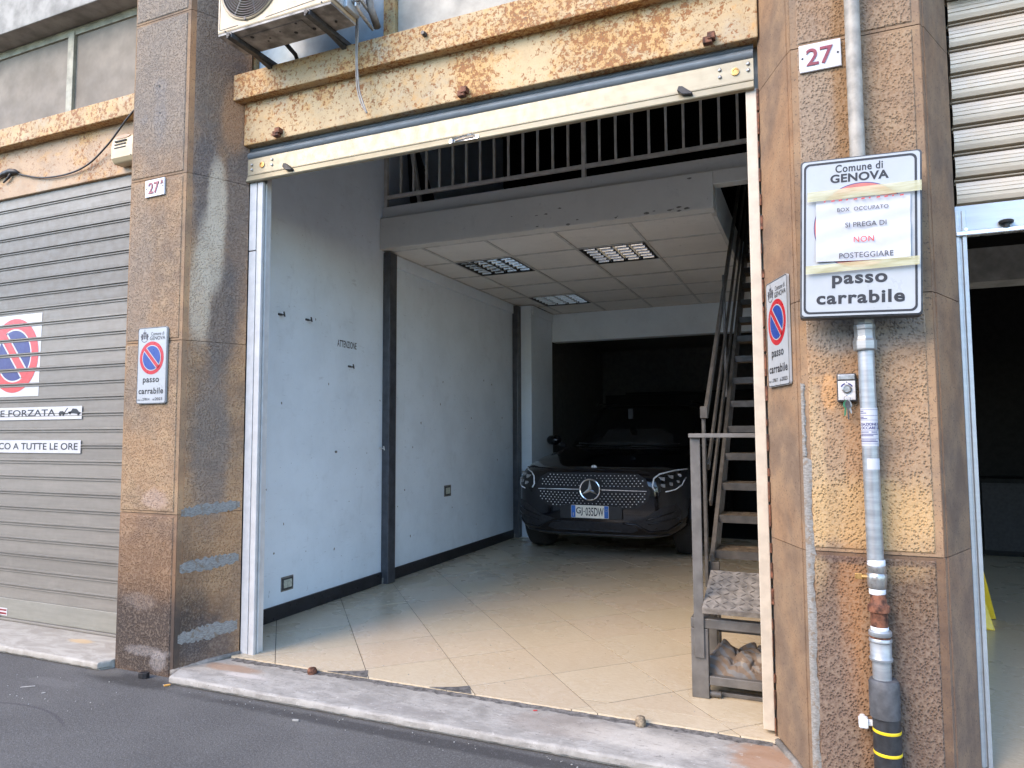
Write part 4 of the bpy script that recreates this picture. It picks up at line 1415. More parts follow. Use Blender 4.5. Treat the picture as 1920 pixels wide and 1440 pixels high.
# house numbers
def plate27(x0, x1, z0, z1, label, tilt, extra):
    t = thing('house_number_plate', ((x0 + x1) / 2, -0.001, (z0 + z1) / 2), label, 'house number', 'enamel house number plates')
    a = R(tilt)
    r_, u_ = Vector((math.cos(a), 0, math.sin(a))), Vector((-math.sin(a), 0, math.cos(a)))
    c = Vector(((x0 + x1) / 2, 0, (z0 + z1) / 2))
    w, h = (x1 - x0) / 2, (z1 - z0) / 2
    nrm = Vector((0, -1, 0))
    fr = (c, r_, u_)
    obj('plate', MB().prism([c + r_ * p + u_ * q + nrm * 0.012 for p, q in ((-w, -h), (w, -h), (w, h), (-w, h))], (0, 0.0115, 0)), M['enamel'], t, bevel=0.003)
    tx = MB()
    if extra:
        text(tx, '27', -w * 0.62, -h * 0.66, w * 0.46, h * 0.66, fr, 0.014, 0.0145)
        text(tx, 'A', w * 0.62, h * 0.25, w * 0.90, h * 0.78, fr, 0.02, 0.0145)
    else:
        text(tx, '27', -w * 0.66, -h * 0.62, w * 0.62, h * 0.62, fr, 0.012, 0.0145)
    o = obj('digits', tx, M['maroon'], t)
    s_ = o.modifiers.new('solid', 'SOLIDIFY')
    s_.thickness = 0.003
    s_.offset = 0
    for q in (-1, 1):
        p = c + r_ * (q * w * 0.84)
        obj('screw', MB().lathe([(0.0045, -0.0135), (0.0045, 0)], p, 'Y', 8), M['ink'], t)
    return t


plate27(-3.850, -3.683, 2.914, 3.024, 'small white enamel house number 27 A on the left pillar', 1.0, True)
plate27(-0.018, 0.142, 2.918, 3.036, 'larger white enamel house number 27 beside the pipe on the right pillar', 0.5, False)

# ------------------------------------------------------------------ large illuminated sign (unlit)
ang = R(-1.9)
SR, SU = Vector((math.cos(ang), 0, math.sin(ang))), Vector((-math.sin(ang), 0, math.cos(ang)))
SCN = Vector((0.1745, -0.15, 2.1695))
bs = thing('passo_carrabile_sign', SCN + Vector((0, 0.08, -0.31)), 'large white passo carrabile box sign covered by a taped paper notice', 'sign')
frS = (SCN, SR, SU)
w, h = 0.210, 0.313
N_ = Vector((0, -1, 0))
obj('housing', MB().prism([SCN + SR * a + SU * b - N_ * 0.003 for a, b in rrect(-w, -h, w, h, 0.012)], (0, 0.065, 0)), M['dark_metal'], bs, bevel=0.003)
obj('face', MB().prism([SCN + SR * a + SU * b + N_ * 0.003 for a, b in rrect(-w + 0.007, -h + 0.007, w - 0.007, h - 0.007, 0.012)], (0, 0.007, 0)), M['sign_white'], bs)
L = 0.004
obj('border', frame_line(MB(), rrect(-0.197, -0.298, 0.193, 0.298, 0.022), rrect(-0.189, -0.290, 0.185, 0.290, 0.017), frS, L), M['ink'], bs)
tx = MB()
text(tx, 'Comune di', -0.084, 0.252, 0.080, 0.283, frS, 0.018, L, 1.08)
text(tx, 'GENOVA', -0.102, 0.212, 0.100, 0.246, frS, 0.035, L, 1.05)
text(tx, 'passo', -0.096, -0.200, 0.094, -0.150, frS, 0.032, L, 1.12)
text(tx, 'carrabile', -0.151, -0.262, 0.151, -0.212, frS, 0.032, L, 1.12)
obj('lettering', tx, M['ink'], bs)
mb = MB()
ring(mb, 0.005, 0.040, 0.128, 0.163, frS, L, 60)
obj('red_ring', mb, M['pale_red'], bs)
mb = MB()
ring(mb, 0.005, 0.040, 0.163, 0.166, frS, L, 60)
flat(mb, disc(0.005, 0.04, 0.120, 40), frS, L)
obj('blue_disc', mb, M['indigo'], bs)

pn = thing('paper_notice', SCN + Vector((0.0, -0.006, 0.02)), 'white paper notice reading box occupato, taped over the large sign', 'notice')
# the sheet, slightly buckled
def sheet_pt(u, v):
    a = -0.153 + 0.323 * u
    b = (-0.100 + 0.0045 * (1 - u)) + (0.240 + 0.006 * u) * v
    k = 0.0022 * math.sin(9 * u + 3 * v) + 0.0018 * math.sin(17 * v - 6 * u) + 0.0012 * math.sin(23 * u + 11 * v)
    e = 0.004 * (u ** 6) * (1 - v)
    return SCN + SR * a + SU * b + N_ * (0.0115 + k + e)
obj('sheet', MB().grid(sheet_pt, 28, 24), M['paper'], pn, smooth=True)
tx, rd = MB(), MB()
LL_ = 0.0186
text(tx, 'BOX  OCCUPATO', -0.078, 0.093, 0.097, 0.108, frS, 0.010, LL_, 1.1)
text(tx, 'SI PREGA DI', -0.050, 0.030, 0.090, 0.049, frS, 0.004, LL_, 1.0)
text(tx, 'POSTEGGIARE', -0.071, -0.089, 0.113, -0.068, frS, 0.008, LL_, 1.05)
text(rd, 'NON', -0.021, -0.029, 0.048, -0.007, frS, 0.008, LL_, 1.1)
obj('lettering', tx, M['ink_grey'], pn)
obj('red_lettering', rd, M['pale_red2'], pn)
def tape_fn(p0, p1, hw_, sd):
    def f(u, v):
        a = p0[0] + (p1[0] - p0[0]) * u
        b = p0[1] + (p1[1] - p0[1]) * u + (v - 0.5) * 2 * hw_
        k = 0.0014 * math.sin(14 * u + sd) * math.sin(5 * v + sd)
        return SCN + SR * a + SU * b + N_ * (0.0212 + k)
    return f
obj('tape', MB().grid(tape_fn((-0.184, 0.160), (0.206, 0.168), 0.020, 1.0), 20, 3), M['tape'], pn, smooth=True)
obj('tape', MB().grid(tape_fn((-0.189, -0.128), (0.198, -0.112), 0.0165, 2.0), 20, 3), M['tape'], pn, smooth=True)
mb = MB()
for k in range(11):
    a = -0.125 + k * 0.026
    ww = 0.012 if k % 3 else 0.006
    flat(mb, [(a, 0.1335), (a + ww, 0.1345), (a + ww, 0.1400), (a, 0.1385)], frS, 0.0235)
obj('logo_fragments', mb, M['pale_red2'], pn)

# ------------------------------------------------------------------ gas pipe
PX, PY = 0.187, -0.058
gp = thing('gas_pipe', (PX, PY, 0), 'galvanised gas riser with rusty fitting and black yellow-banded sleeve', 'pipe')
obj('painted_pipe', MB().lathe([(0.0285, 2.30), (0.0285, 5.0)], (PX - 0.003, PY, 0), 'Z', 20), M['paint_pipe'], gp, smooth=40)
obj('union', MB().lathe([(0.040, 1.735), (0.043, 1.742), (0.043, 1.772), (0.039, 1.780), (0.037, 1.79), (0.037, 1.815), (0.039, 1.82), (0.039, 1.835), (0.036, 1.84), (0.036, 1.860), (0.041, 1.863), (0.042, 1.885), (0.038, 1.89), (0.030, 1.895)], (PX - 0.003, PY, 0), 'Z', 8), M['galv_pipe'], gp, bevel=0.002, color=(0.9, 0.88, 0.84))
obj('riser', MB().tube([(PX - 0.002, PY, 1.90), (PX - 0.001, PY, 1.74), (PX + 0.004, PY, 0.92)], 0.0295, 22), M['galv_pipe'], gp, smooth=40)
CX = PX + 0.006
obj('thread_tape', MB().lathe([(0.030, 0.912), (0.0315, 0.915), (0.0315, 0.932), (0.030, 0.935)], (CX, PY, 0), 'Z', 20).lathe([(0.028, 0.806), (0.029, 0.808), (0.029, 0.826), (0.028, 0.828)], (CX, PY, 0), 'Z', 20).lathe([(0.030, 0.672), (0.031, 0.674), (0.031, 0.684), (0.03, 0.686)], (CX + 0.003, PY, 0), 'Z', 20), M['ptfe'], gp, smooth=40)
obj('valve_body', MB().lathe([(0.029, 0.826), (0.033, 0.832), (0.034, 0.846), (0.036, 0.862), (0.036, 0.880), (0.032, 0.886), (0.034, 0.890), (0.034, 0.910), (0.030, 0.914)], (CX, PY, 0), 'Z', 20), M['steel'], gp, smooth=35)
obj('valve_handle', MB().tube([(CX - 0.03, PY, 0.868), (CX - 0.052, PY, 0.868)], 0.009, 10).box((CX - 0.075, PY - 0.006, 0.858), (CX - 0.050, PY + 0.006, 0.880)), M['brass'], gp, bevel=0.002)
obj('rusty_fitting', MB().lathe([(0.030, 0.684), (0.030, 0.735), (0.031, 0.738), (0.0385, 0.742), (0.040, 0.752), (0.0385, 0.764), (0.031, 0.770), (0.028, 0.775), (0.028, 0.808)], (CX + 0.003, PY, 0), 'Z', 20), M['rust'], gp, smooth=35)
obj('press_coupling', MB().lathe([(0.034, 0.560), (0.040, 0.562), (0.041, 0.570), (0.037, 0.576), (0.037, 0.628), (0.040, 0.632), (0.040, 0.640), (0.038, 0.644)], (CX + 0.004, PY, 0), 'Z', 22).lathe([(0.038, 0.652), (0.040, 0.655), (0.040, 0.668), (0.036, 0.673)], (CX + 0.004, PY, 0), 'Z', 22), M['galv_pipe'], gp, smooth=35, color=(1.1, 1.1, 1.1))
obj('rust_ring', MB().lathe([(0.0365, 0.643), (0.0365, 0.653)], (CX + 0.004, PY, 0), 'Z', 22), M['rust'], gp)
obj('lower_pipe', MB().lathe([(0.0325, 0.46), (0.0325, 0.562)], (CX + 0.005, PY, 0), 'Z', 22), M['galv_pipe'], gp, smooth=40, color=(1.05, 1.05, 1.05))
obj('grey_sleeve', MB().lathe([(0.045, 0.352), (0.052, 0.356), (0.053, 0.44), (0.052, 0.482), (0.047, 0.492), (0.034, 0.494)], (CX + 0.010, PY, 0), 'Z', 24), M['grey_sleeve'], gp, smooth=40)
obj('black_sleeve', MB().lathe([(0.048, -0.02), (0.048, 0.358)], (CX + 0.014, PY, 0), 'Z', 24), M['black_sleeve'], gp, smooth=40)
for zz in (0.302, 0.222, 0.10):
    obj('yellow_band', MB().lathe([(0.0484, zz), (0.0488, zz + 0.001), (0.0488, zz + 0.010), (0.0484, zz + 0.011)], (CX + 0.014, PY, 0), 'Z', 24), M['yellow_band'], gp, smooth=40)
obj('wall_clip', MB().box((0.112, -0.075, 0.305), (0.145, -0.035, 0.342)).box((0.14, -0.06, 0.312), (0.17, -0.04, 0.334)).box((0.118, -0.04, 0.31), (0.138, 0.004, 0.335)), M['ptfe'], gp, bevel=0.006)
# stickers wrapped on the riser
def wrap(z0, z1, a0, a1, r, n=12):
    mb = MB()
    vs = []
    for k in range(n + 1):
        t = R(a0 + (a1 - a0) * k / n)
        for z in (z0, z1):
            cx = PX + 0.001 + (1.5 - z) * 0.004
            vs.append((cx + r * math.sin(t), PY - r * math.cos(t), z))
    return mb.add(vs, [(2 * k, 2 * k + 2, 2 * k + 3, 2 * k + 1) for k in range(n)])
obj('meter_sticker', wrap(1.366, 1.512, -78, 78, 0.0304), M['paper'], gp)
mb = MB()
def wrap_text(mb, s, u0, v0, u1, v1, r, bold):
    vs, fs = glyphs(s, bold)
    xs = [p[0] for p in vs]; ys = [p[1] for p in vs]
    out = []
    for p in vs:
        a = u0 + (p[0] - min(xs)) / (max(xs) - min(xs)) * (u1 - u0)
        z = v0 + (p[1] - min(ys)) / (max(ys) - min(ys)) * (v1 - v0)
        t = a / r
        cx = PX + 0.001 + (1.5 - z) * 0.004
        out.append((cx + r * math.sin(t), PY - r * math.cos(t), z))
    mb.add(out, fs)
wrap_text(mb, 'DAZIONE R', -0.036, 1.444, 0.040, 1.455, 0.0309, 0.03)
wrap_text(mb, 'OCCARE LE', -0.036, 1.430, 0.040, 1.441, 0.0309, 0.03)
for zz, a0, a1 in ((1.505, -76, 76), (1.482, -76, 76), (1.465, -76, 76), (1.424, -76, 76), (1.395, -76, 76), (1.374, -76, 76)):
    q = wrap(zz, zz + 0.0012, a0, a1, 0.0308)
    mb.add(q.v, q.f)
for zz, a0, a1 in ((1.498, -74, -40), (1.491, -74, -20), (1.475, -74, -40), (1.470, -74, -15), (1.418, -74, -10), (1.418, 8, 50), (1.410, -74, 60), (1.404, -74, 20), (1.388, -74, 40), (1.382, -74, 55)):
    q = wrap(zz, zz + 0.0028, a0, a1, 0.0308)
    mb.add(q.v, q.f)
obj('sticker_print', mb, M['indigo'], gp)
obj('small_sticker', wrap(1.277, 1.319, -30, 74, 0.0304), M['paper'], gp)

# ------------------------------------------------------------------ key switch and keys
ks = thing('key_switch', (0.115, -0.02, 1.60), 'small wall key switch with white faceplate left of the gas pipe', 'switch')
obj('housing', MB().box((0.080, -0.030, 1.540), (0.150, 0.004, 1.652)), M['dark_metal'], ks, bevel=0.004)
obj('lid', MB().box((0.084, -0.034, 1.626), (0.146, -0.028, 1.648)), M['steel'], ks, bevel=0.003)
obj('faceplate', MB().box((0.084, -0.034, 1.546), (0.146, -0.029, 1.622)), M['enamel'], ks, bevel=0.002)
obj('lock', MB().lathe([(0.017, -0.036), (0.0175, -0.040), (0.013, -0.044), (0.012, -0.040)], (0.115, 0, 1.590), 'Y', 18), M['steel'], ks, smooth=35)
frK = ((0, -0.034, 0), (1, 0, 0), (0, 0, 1))
mb = MB()
ring(mb, 0.115, 1.590, 0.019, 0.024, frK, 0.0006, 10, a0=R(25), a1=R(75))
ring(mb, 0.115, 1.590, 0.019, 0.024, frK, 0.0006, 10, a0=R(105), a1=R(155))
flat(mb, disc(0.115, 1.617, 0.0022, 10), frK, 0.0008)
obj('print', mb, M['indigo'], ks)
kk = thing('key_bunch', (0.115, -0.045, 1.545), 'bunch of keys with one green head hanging from the key switch', 'keys')
obj('key_ring', MB().tube([(0.115 + 0.011 * math.cos(t), -0.046 - 0.003 * math.sin(t), 1.553 + 0.011 * math.sin(t)) for t in [k * math.pi / 8 for k in range(17)]], 0.0014, 6, caps=False), M['chrome'], kk)
def key(mb, x, z, a, hw_, ln, y):
    c_, s_ = math.cos(a), math.sin(a)
    def T(p, q):
        return (x + p * c_ - q * s_, y, z + p * s_ + q * c_)
    mb.prism([T(-0.3 * hw_, 0), T(0.3 * hw_, 0), T(hw_, -0.012), T(hw_, -0.026), T(0.35 * hw_, -0.032), T(0.3 * hw_, -ln), T(-0.1 * hw_, -ln - 0.004), T(-0.35 * hw_, -ln), T(-0.35 * hw_, -0.032), T(-hw_, -0.026), T(-hw_, -0.012)], (0, 0.0025, 0))
    return mb
obj('green_key', key(MB(), 0.111, 1.546, R(-6), 0.010, 0.060, -0.050), M['green_key'], kk)
obj('steel_key', key(MB(), 0.117, 1.546, R(12), 0.009, 0.052, -0.046), M['steel'], kk)
obj('dark_key', key(MB(), 0.115, 1.546, R(2), 0.009, 0.074, -0.0535), M['dark_metal'], kk)
# ------------------------------------------------------------------ air conditioner
ac = thing('air_conditioner', (-2.77, 0.02, 3.765), 'yellowed outdoor air conditioner on brackets above the rusty lintel', 'air conditioner')
AX0, AX1, AY, AB, AZ0, AZ1 = -3.182, -2.360, -0.10, 0.135, 3.767, 4.38
obj('casing', MB().box((AX0, AY, AZ0 + 0.012), (AX1, AB, AZ1)), M['ac_cream'], ac, bevel=0.010)
obj('base_pan', MB().box((AX0 + 0.004, AY + 0.004, AZ0), (AX1 - 0.004, AB - 0.003, AZ0 + 0.014)).box((AX0 + 0.10, AY + 0.06, AZ0 - 0.004), (AX1 - 0.25, AB - 0.06, AZ0)), M['ac_base'], ac, bevel=0.003)
for cx, cy, r in ((-2.99, -0.02, 0.012), (-2.90, 0.03, 0.006), (-2.93, 0.05, 0.006), (-2.80, 0.0, 0.005), (-2.72, 0.045, 0.012), (-2.44, 0.05, 0.008), (-2.66, -0.03, 0.008), (-2.60, 0.06, 0.01)):
    obj('drain_hole', MB().lathe([(r, -0.0055), (r, 0.002)], (cx, cy, AZ0), 'Z', 10), M['ac_dark'], ac)
fc = Vector((-2.935, AY, 4.035))
mb = MB()
mb.lathe([(0.222, -0.006), (0.216, -0.012), (0.208, -0.006)], fc, 'Y', 48)
obj('fan_rim', mb, M['ac_cream'], ac, smooth=40)
obj('fan_opening', MB().lathe([(0.208, -0.0035), (0.208, 0.0)], fc, 'Y', 40), M['ac_dark'], ac)
mb = MB()
for k in range(13):
    rr = 0.034 + k * 0.0142
    mb.tube([fc + Vector((rr * math.cos(t), -0.010 - 0.006 * (1 - rr / 0.21), rr * math.sin(t))) for t in [q * math.pi / 20 for q in range(41)]], 0.0021, 5, caps=False)
for k in range(8):
    t = k * math.pi / 4 + 0.25
    mb.tube([fc + Vector((0.02 * math.cos(t), -0.017, 0.02 * math.sin(t))), fc + Vector((0.208 * math.cos(t), -0.010, 0.208 * math.sin(t)))], 0.0022, 5)
mb.lathe([(0.028, -0.018), (0.028, -0.008)], fc, 'Y', 18)
obj('fan_grille', mb, M['ac_grille'], ac, smooth=40)
mb = MB()
for a, b in (((AX0 + 0.018, 3.80), (AX0 + 0.16, 3.80)), ((AX0 + 0.018, 3.80), (AX0 + 0.018, 4.33)), ((-2.82, 3.80), (-2.44, 3.815)), ((-2.44, 3.815), (-2.44, 4.33))):
    mb.bar((a[0], AY - 0.001, a[1]), (b[0], AY - 0.001, b[1]), 0.003, 0.003, (0, 1, 0))
obj('panel_groove', mb, M['ac_base'], ac)
mb = MB()
for x, z in ((AX0 + 0.06, 3.786), (-2.425, 3.79)):
    mb.lathe([(0.005, -0.003), (0.005, 0.001)], (x, AY, z), 'Y', 8)
mb.lathe([(0.009, -0.010), (0.009, 0.001)], (-2.962, AY - 0.002, 3.822), 'Y', 8)
obj('screw', mb, M['dark_metal'], ac)
for x in (-3.072, -2.508):
    mb = MB()
    mb.box((x - 0.026, AY - 0.012, AZ0 - 0.036), (x + 0.012, 0.40, AZ0 - 0.0045)).box((x + 0.008, AY - 0.012, AZ0 - 0.034), (x + 0.013, 0.40, AZ0 - 0.014))
    mb.prism([(x - 0.026, 0.10, AZ0 - 0.036), (x - 0.026, 0.38, AZ0 - 0.036), (x - 0.026, 0.38, AZ0 - 0.075)], (0.03, 0, 0))
    obj('bracket', mb, M['dark_metal'], ac, bevel=0.004)
    obj('bracket_end', MB().lathe([(0.013, -0.006), (0.013, 0.006)], (x - 0.006, AY - 0.016, AZ0 - 0.022), 'Y', 10), M['black_rubber'], ac)
# service side: valves and cover
obj('valve_cover', MB().box((AX1 + 0.0005, 0.0, 3.80), (AX1 + 0.03, AB - 0.01, 4.15)).box((AX1 + 0.0005, AY + 0.015, 3.80), (AX1 + 0.012, 0.0, 4.15)), M['bar_blue'], ac, bevel=0.005)
mb = MB()
for z in (3.86, 3.94):
    mb.lathe([(0.018, 0.0), (0.018, 0.03), (0.012, 0.032), (0.012, 0.055)], (AX1 + 0.03, 0.055, z), 'X', 10)
    mb.tube([(AX1 + 0.05, 0.055, z), (AX1 + 0.05, 0.055, z - 0.03), (AX1 + 0.05, 0.10, z - 0.05), (AX1 + 0.03, 0.25, z - 0.06)], 0.010, 8)
obj('service_valve', mb, M['steel'], ac, smooth=40)
obj('pipe_lagging', MB().tube([(AX1 + 0.052, 0.12, 4.2), (AX1 + 0.055, 0.17, 4.0), (AX1 + 0.055, 0.19, 3.89), (AX1 + 0.03, 0.3, 3.84)], 0.022, 10), M['ac_base'], ac, smooth=True)
obj('drain_hose', MB().tube([(-2.9, 0.16, 3.80), (-2.89, 0.24, 3.765), (-2.93, 0.32, 3.75), (-3.0, 0.36, 3.76)], 0.013, 8), M['black_cable'], ac, smooth=True)

hc = thing('hanging_cable', (-2.41, 0.21, 3.9), 'loop of grey cable dangling from the air conditioner over the beams', 'cable')
pts = [(-2.405, 0.16, 4.05), (-2.405, 0.19, 3.93), (-2.415, 0.205, 3.78), (-2.420, 0.215, 3.62), (-2.415, 0.22, 3.46), (-2.395, 0.225, 3.37), (-2.365, 0.225, 3.31), (-2.345, 0.222, 3.285), (-2.348, 0.215, 3.30), (-2.375, 0.212, 3.37), (-2.395, 0.21, 3.45), (-2.405, 0.205, 3.62), (-2.398, 0.20, 3.78), (-2.393, 0.18, 3.93), (-2.39, 0.15, 4.05)]
def smoothpts(P, n=6):
    P = [Vector(p) for p in P]
    out = []
    for i in range(len(P) - 1):
        a, b, c, d = P[max(i - 1, 0)], P[i], P[i + 1], P[min(i + 2, len(P) - 1)]
        for k in range(n):
            t = k / n
            out.append(0.5 * ((2 * b) + (c - a) * t + (2 * a - 5 * b + 4 * c - d) * t * t + (3 * b - a - 3 * c + d) * t ** 3))
    return out + [P[-1]]
obj('cable', MB().tube(smoothpts(pts), 0.0048, 8), M['grey_cable'], hc, smooth=True)
obj('tie_knot', MB().lathe([(0.012, -0.014), (0.018, -0.006), (0.018, 0.008), (0.010, 0.016)], (-2.398, 0.185, 3.915), 'Z', 8), M['dark_metal'], hc, smooth=True)

# ------------------------------------------------------------------ alarm siren and cable on the left beam
sx0, sx1, sz0, sz1, sy = -4.487, -4.262, 3.325, 3.512, 0.215
si = thing('alarm_siren', (-4.375, 0.31, sz0), 'yellowed cream alarm siren box beside the left pillar', 'siren')
mb = MB()
prof = [(0.314, sz0 - 0.006), (sy + 0.025, sz0 - 0.006), (sy + 0.002, sz0 + 0.025), (sy, sz0 + 0.10), (sy + 0.012, sz1 - 0.02), (sy + 0.035, sz1 + 0.004), (0.314, sz1 + 0.010)]
mb.prism([(sx0, y, z) for y, z in prof], (sx1 - sx0, 0, 0))
obj('casing', mb, M['siren'], si, bevel=0.012, seg=3)
mb = MB()
for k in range(3):
    z = 3.462 - k * 0.024
    mb.box((-4.447, sy - 0.0015, z), (-4.335, sy + 0.02, z + 0.009))
obj('vent_slot', mb, M['ac_dark'], si)
obj('lens', MB().lathe([(0.074, -0.006), (0.074, 0.006)], (0, 0, 0), 'Y', 24), M['siren_lens'], si)
_l = bpy.data.objects['lens']
_l.location = Vector((-4.38, sy + 0.013, 3.497)) - Vector((-4.375, 0.31, sz0))
_l.scale = (1.0, 1.0, 0.16)
for v in _l.data.vertices:
    v.co = v.co + Vector((-4.375, 0.31, sz0))
obj('screw', MB().lathe([(0.004, -0.003), (0.004, 0.003)], (-4.285, sy + 0.003, 3.352), 'Y', 8).lathe([(0.004, -0.003), (0.004, 0.003)], (-4.275, sy + 0.016, 3.495), 'Y', 8), M['ink'], si)
bc = thing('black_cable', (-4.95, 0.28, 3.37), 'thin black cable sagging across the beam to a black connector', 'cable')
pts = [(-4.20, 0.225, 3.72), (-4.267, 0.222, 3.669), (-4.353, 0.224, 3.609), (-4.47, 0.245, 3.545), (-4.60, 0.270, 3.485), (-4.807, 0.29, 3.395), (-5.035, 0.298, 3.358), (-5.336, 0.30, 3.372), (-5.589, 0.30, 3.435), (-5.66, 0.30, 3.46)]
obj('cable', MB().tube(smoothpts(pts), 0.0062, 8), M['black_cable'], bc, smooth=True)
obj('connector', MB().tube([(-5.62, 0.297, 3.452), (-5.66, 0.295, 3.468), (-5.72, 0.295, 3.478), (-5.80, 0.295, 3.472), (-5.95, 0.297, 3.44)], [0.009, 0.019, 0.023, 0.018, 0.008], 10).tube([(-5.70, 0.295, 3.47), (-5.74, 0.295, 3.43), (-5.80, 0.297, 3.40)], [0.012, 0.010, 0.006], 8), M['black_cable'], bc, smooth=True)
# ------------------------------------------------------------------ steel columns
for i, (y0, lab) in enumerate(((2.407, 'dark grey steel column on the left wall nearest the entrance'), (5.465, 'dark grey steel column beside the front of the parked car'))):
    t = thing('steel_column', (-3.64, y0, 0.065), lab, 'column', 'steel columns along the left wall')
    mb = MB().box((-3.678, y0, 0.066), (-3.600, y0 + 0.122, 3.118))
    obj('shaft', mb, M['col_dark'], t, bevel=0.008)
    obj('plaster_collar', MB().box((-3.679, y0 - 0.004, 0.066), (-3.645, y0 - 0.0005, 0.12)), M['mortar'], t, bevel=0.004)

# ------------------------------------------------------------------ edge beam of the upper floor and the railing
mzb = thing('mezzanine_beam', (-1.9, 2.36, 3.13), 'pale grey fascia beam along the edge of the upper floor in the garage', 'beam')
rnd = random.Random(9)
mb = MB()
# lower board with a slightly chipped lower edge
n = 60
vs = []
for k in range(n + 1):
    x = -3.678 + (3.678 - 0.67) * k / n
    c = rnd.uniform(0, 0.010) if rnd.random() < 0.35 else 0.0
    vs += [(x, 2.352, 3.132 + c), (x, 2.350, 3.142 + c), (x, 2.350, 3.418), (x, 2.354, 3.424), (x, 2.40, 3.424), (x, 2.46, 3.132)]
fs = [(k * 6 + i, k * 6 + 6 + i, k * 6 + 7 + i, k * 6 + 1 + i) for k in range(n) for i in range(5)]
fs += [(k * 6 + 5, k * 6 + 11, k * 6 + 6, k * 6) for k in range(n)]
mb.add(vs, fs)
mb.add(vs[-6:], [(0, 1, 2, 3, 4, 5)])
obj('fascia_board', mb, M['fascia'], mzb)
obj('fascia_board', MB().box((-0.668, 2.352, 3.316), (0.12, 2.46, 3.422)), M['fascia'], mzb, bevel=0.003)
obj('top_board', MB().box((-3.678, 2.385, 3.426), (0.12, 2.50, 3.538)), M['fascia'], mzb, bevel=0.003)
mb = MB()
for k in range(17):
    x = rnd.uniform(-2.4, -0.8)
    z = rnd.choice((rnd.uniform(3.14, 3.17), rnd.uniform(3.14, 3.17), rnd.uniform(3.17, 3.40)))
    s_ = rnd.uniform(0.006, 0.018)
    mb.prism([(x + s_ * math.cos(a) * 1.6 * rnd.uniform(0.5, 1.2), 2.3492, z + s_ * 0.6 * math.sin(a) * rnd.uniform(0.5, 1.2)) for a in [q * math.pi / 4 for q in range(8)]], (0, 0.0006, 0))
obj('paint_chips', mb, M['mortar'], mzb)

rl = thing('mezzanine_railing', (-2.0, 2.42, 3.54), 'grey barred railing along the upper floor behind the raised shutter', 'railing')
RY = 2.42
KX = (RY + 3.12) / (2.35 + 3.12)
ZB = 1.42 + (3.612 - 1.42) * KX
obj('bottom_rail', MB().box((-3.66, RY - 0.016, ZB - 0.016), (0.12, RY + 0.016, ZB + 0.016)), M['rail_grey'], rl, bevel=0.003)
obj('top_rail', MB().box((-3.66, RY - 0.02, 4.56), (0.12, RY + 0.02, 4.60)), M['rail_grey'], rl, bevel=0.003)
bal = MB().box((-0.0095, -0.0095, 0), (0.0095, 0.0095, 4.56 - ZB - 0.016)).mesh('baluster', (0, 0, 0), [M['rail_grey']])
x = -3.453
for k in range(26):
    xx = (-3.453 + 0.1353 * k) * KX
    if abs(xx - (-1.693 * KX)) < 0.03:
        continue
    inst('baluster', bal, (xx, RY, ZB + 0.016), rl)
for xx in (-3.612 * KX, -1.693 * KX, 0.08):
    obj('post', MB().box((xx - 0.017, RY - 0.017, 3.538), (xx + 0.017, RY + 0.017, 4.56)), M['rail_grey'], rl, bevel=0.002)

# things stored behind the railing
bd = thing('leaning_board', (-3.2, 3.2, 3.54), 'dark board leaning in the corner of the upper floor behind the railing', 'board')
obj('board', MB().prism([(-3.58, 2.75, 3.43), (-3.25, 2.75, 3.43), (-3.62, 2.75, 4.5), (-3.66, 2.75, 4.5)], (0, 0.03, 0)), M['black_paint'], bd)
obj('batten', MB().bar((-3.42, 2.70, 3.43), (-3.60, 2.70, 4.5), 0.03, 0.04), M['rail_grey'], bd)

# ------------------------------------------------------------------ suspended ceiling
cl = struct('suspended_ceiling', MB().box((-3.68, 2.462, 3.185), (-0.68, 6.42, 3.198)).box((-0.68, 4.55, 3.185), (0.12, 6.42, 3.198)), M['light_box'])
gx = [-3.655, -3.298, -2.655, -2.003, -1.352, -0.690]
gy = [2.466, 3.090, 3.740, 4.395, 5.075, 5.760, 6.415]
LIGHTS = {(1, 1), (3, 1), (1, 4)}
tm_ = {}
for j in range(6):
    for i in range(6):
        if i == 5 and j < 3:
            continue
        x0 = gx[i] + 0.010
        x1 = (gx[i + 1] if i < 5 else -0.05) - 0.010
        y0, y1 = gy[j] + 0.010, gy[j + 1] - 0.010
        if (i, j) in LIGHTS:
            continue
        if i == 0 and j >= 4:
            if j == 4:
                y1 = 5.595
            else:
                continue
        key = (round(x1 - x0, 2), round(y1 - y0, 2))
        if key not in tm_:
            b_ = MB().box((0, 0, 0), (x1 - x0, y1 - y0, 0.015))
            tm_[key] = b_.mesh('ceiling_tile', (0, 0, 0), [M['ceiling']])
        inst('ceiling_tile', tm_[key], (x0, y0, 3.137 + random.uniform(-0.0012, 0.0012)), cl)
obj('ceiling_tile', MB().box((-3.435, 5.61, 3.137), (-3.308, 6.405, 3.152)), M['ceiling'], cl)
for i, x in enumerate(gx):
    obj('grid_bar', MB().box((x - 0.012, 2.462, 3.128), (x + 0.012, 6.418, 3.1345)).box((x - 0.003, 2.462, 3.1346), (x + 0.003, 6.418, 3.184)), M['tbar'], cl)
for y in gy:
    obj('grid_bar', MB().box((-3.67, y - 0.011, 3.1285), (-0.70, y + 0.011, 3.134)).box((-3.67, y - 0.003, 3.1341), (-0.70, y + 0.003, 3.184)), M['tbar'], cl)
struct('stairwell_trim', MB().box((-0.680, 2.47, 3.10), (-0.660, 4.55, 3.42)), M['fascia'])

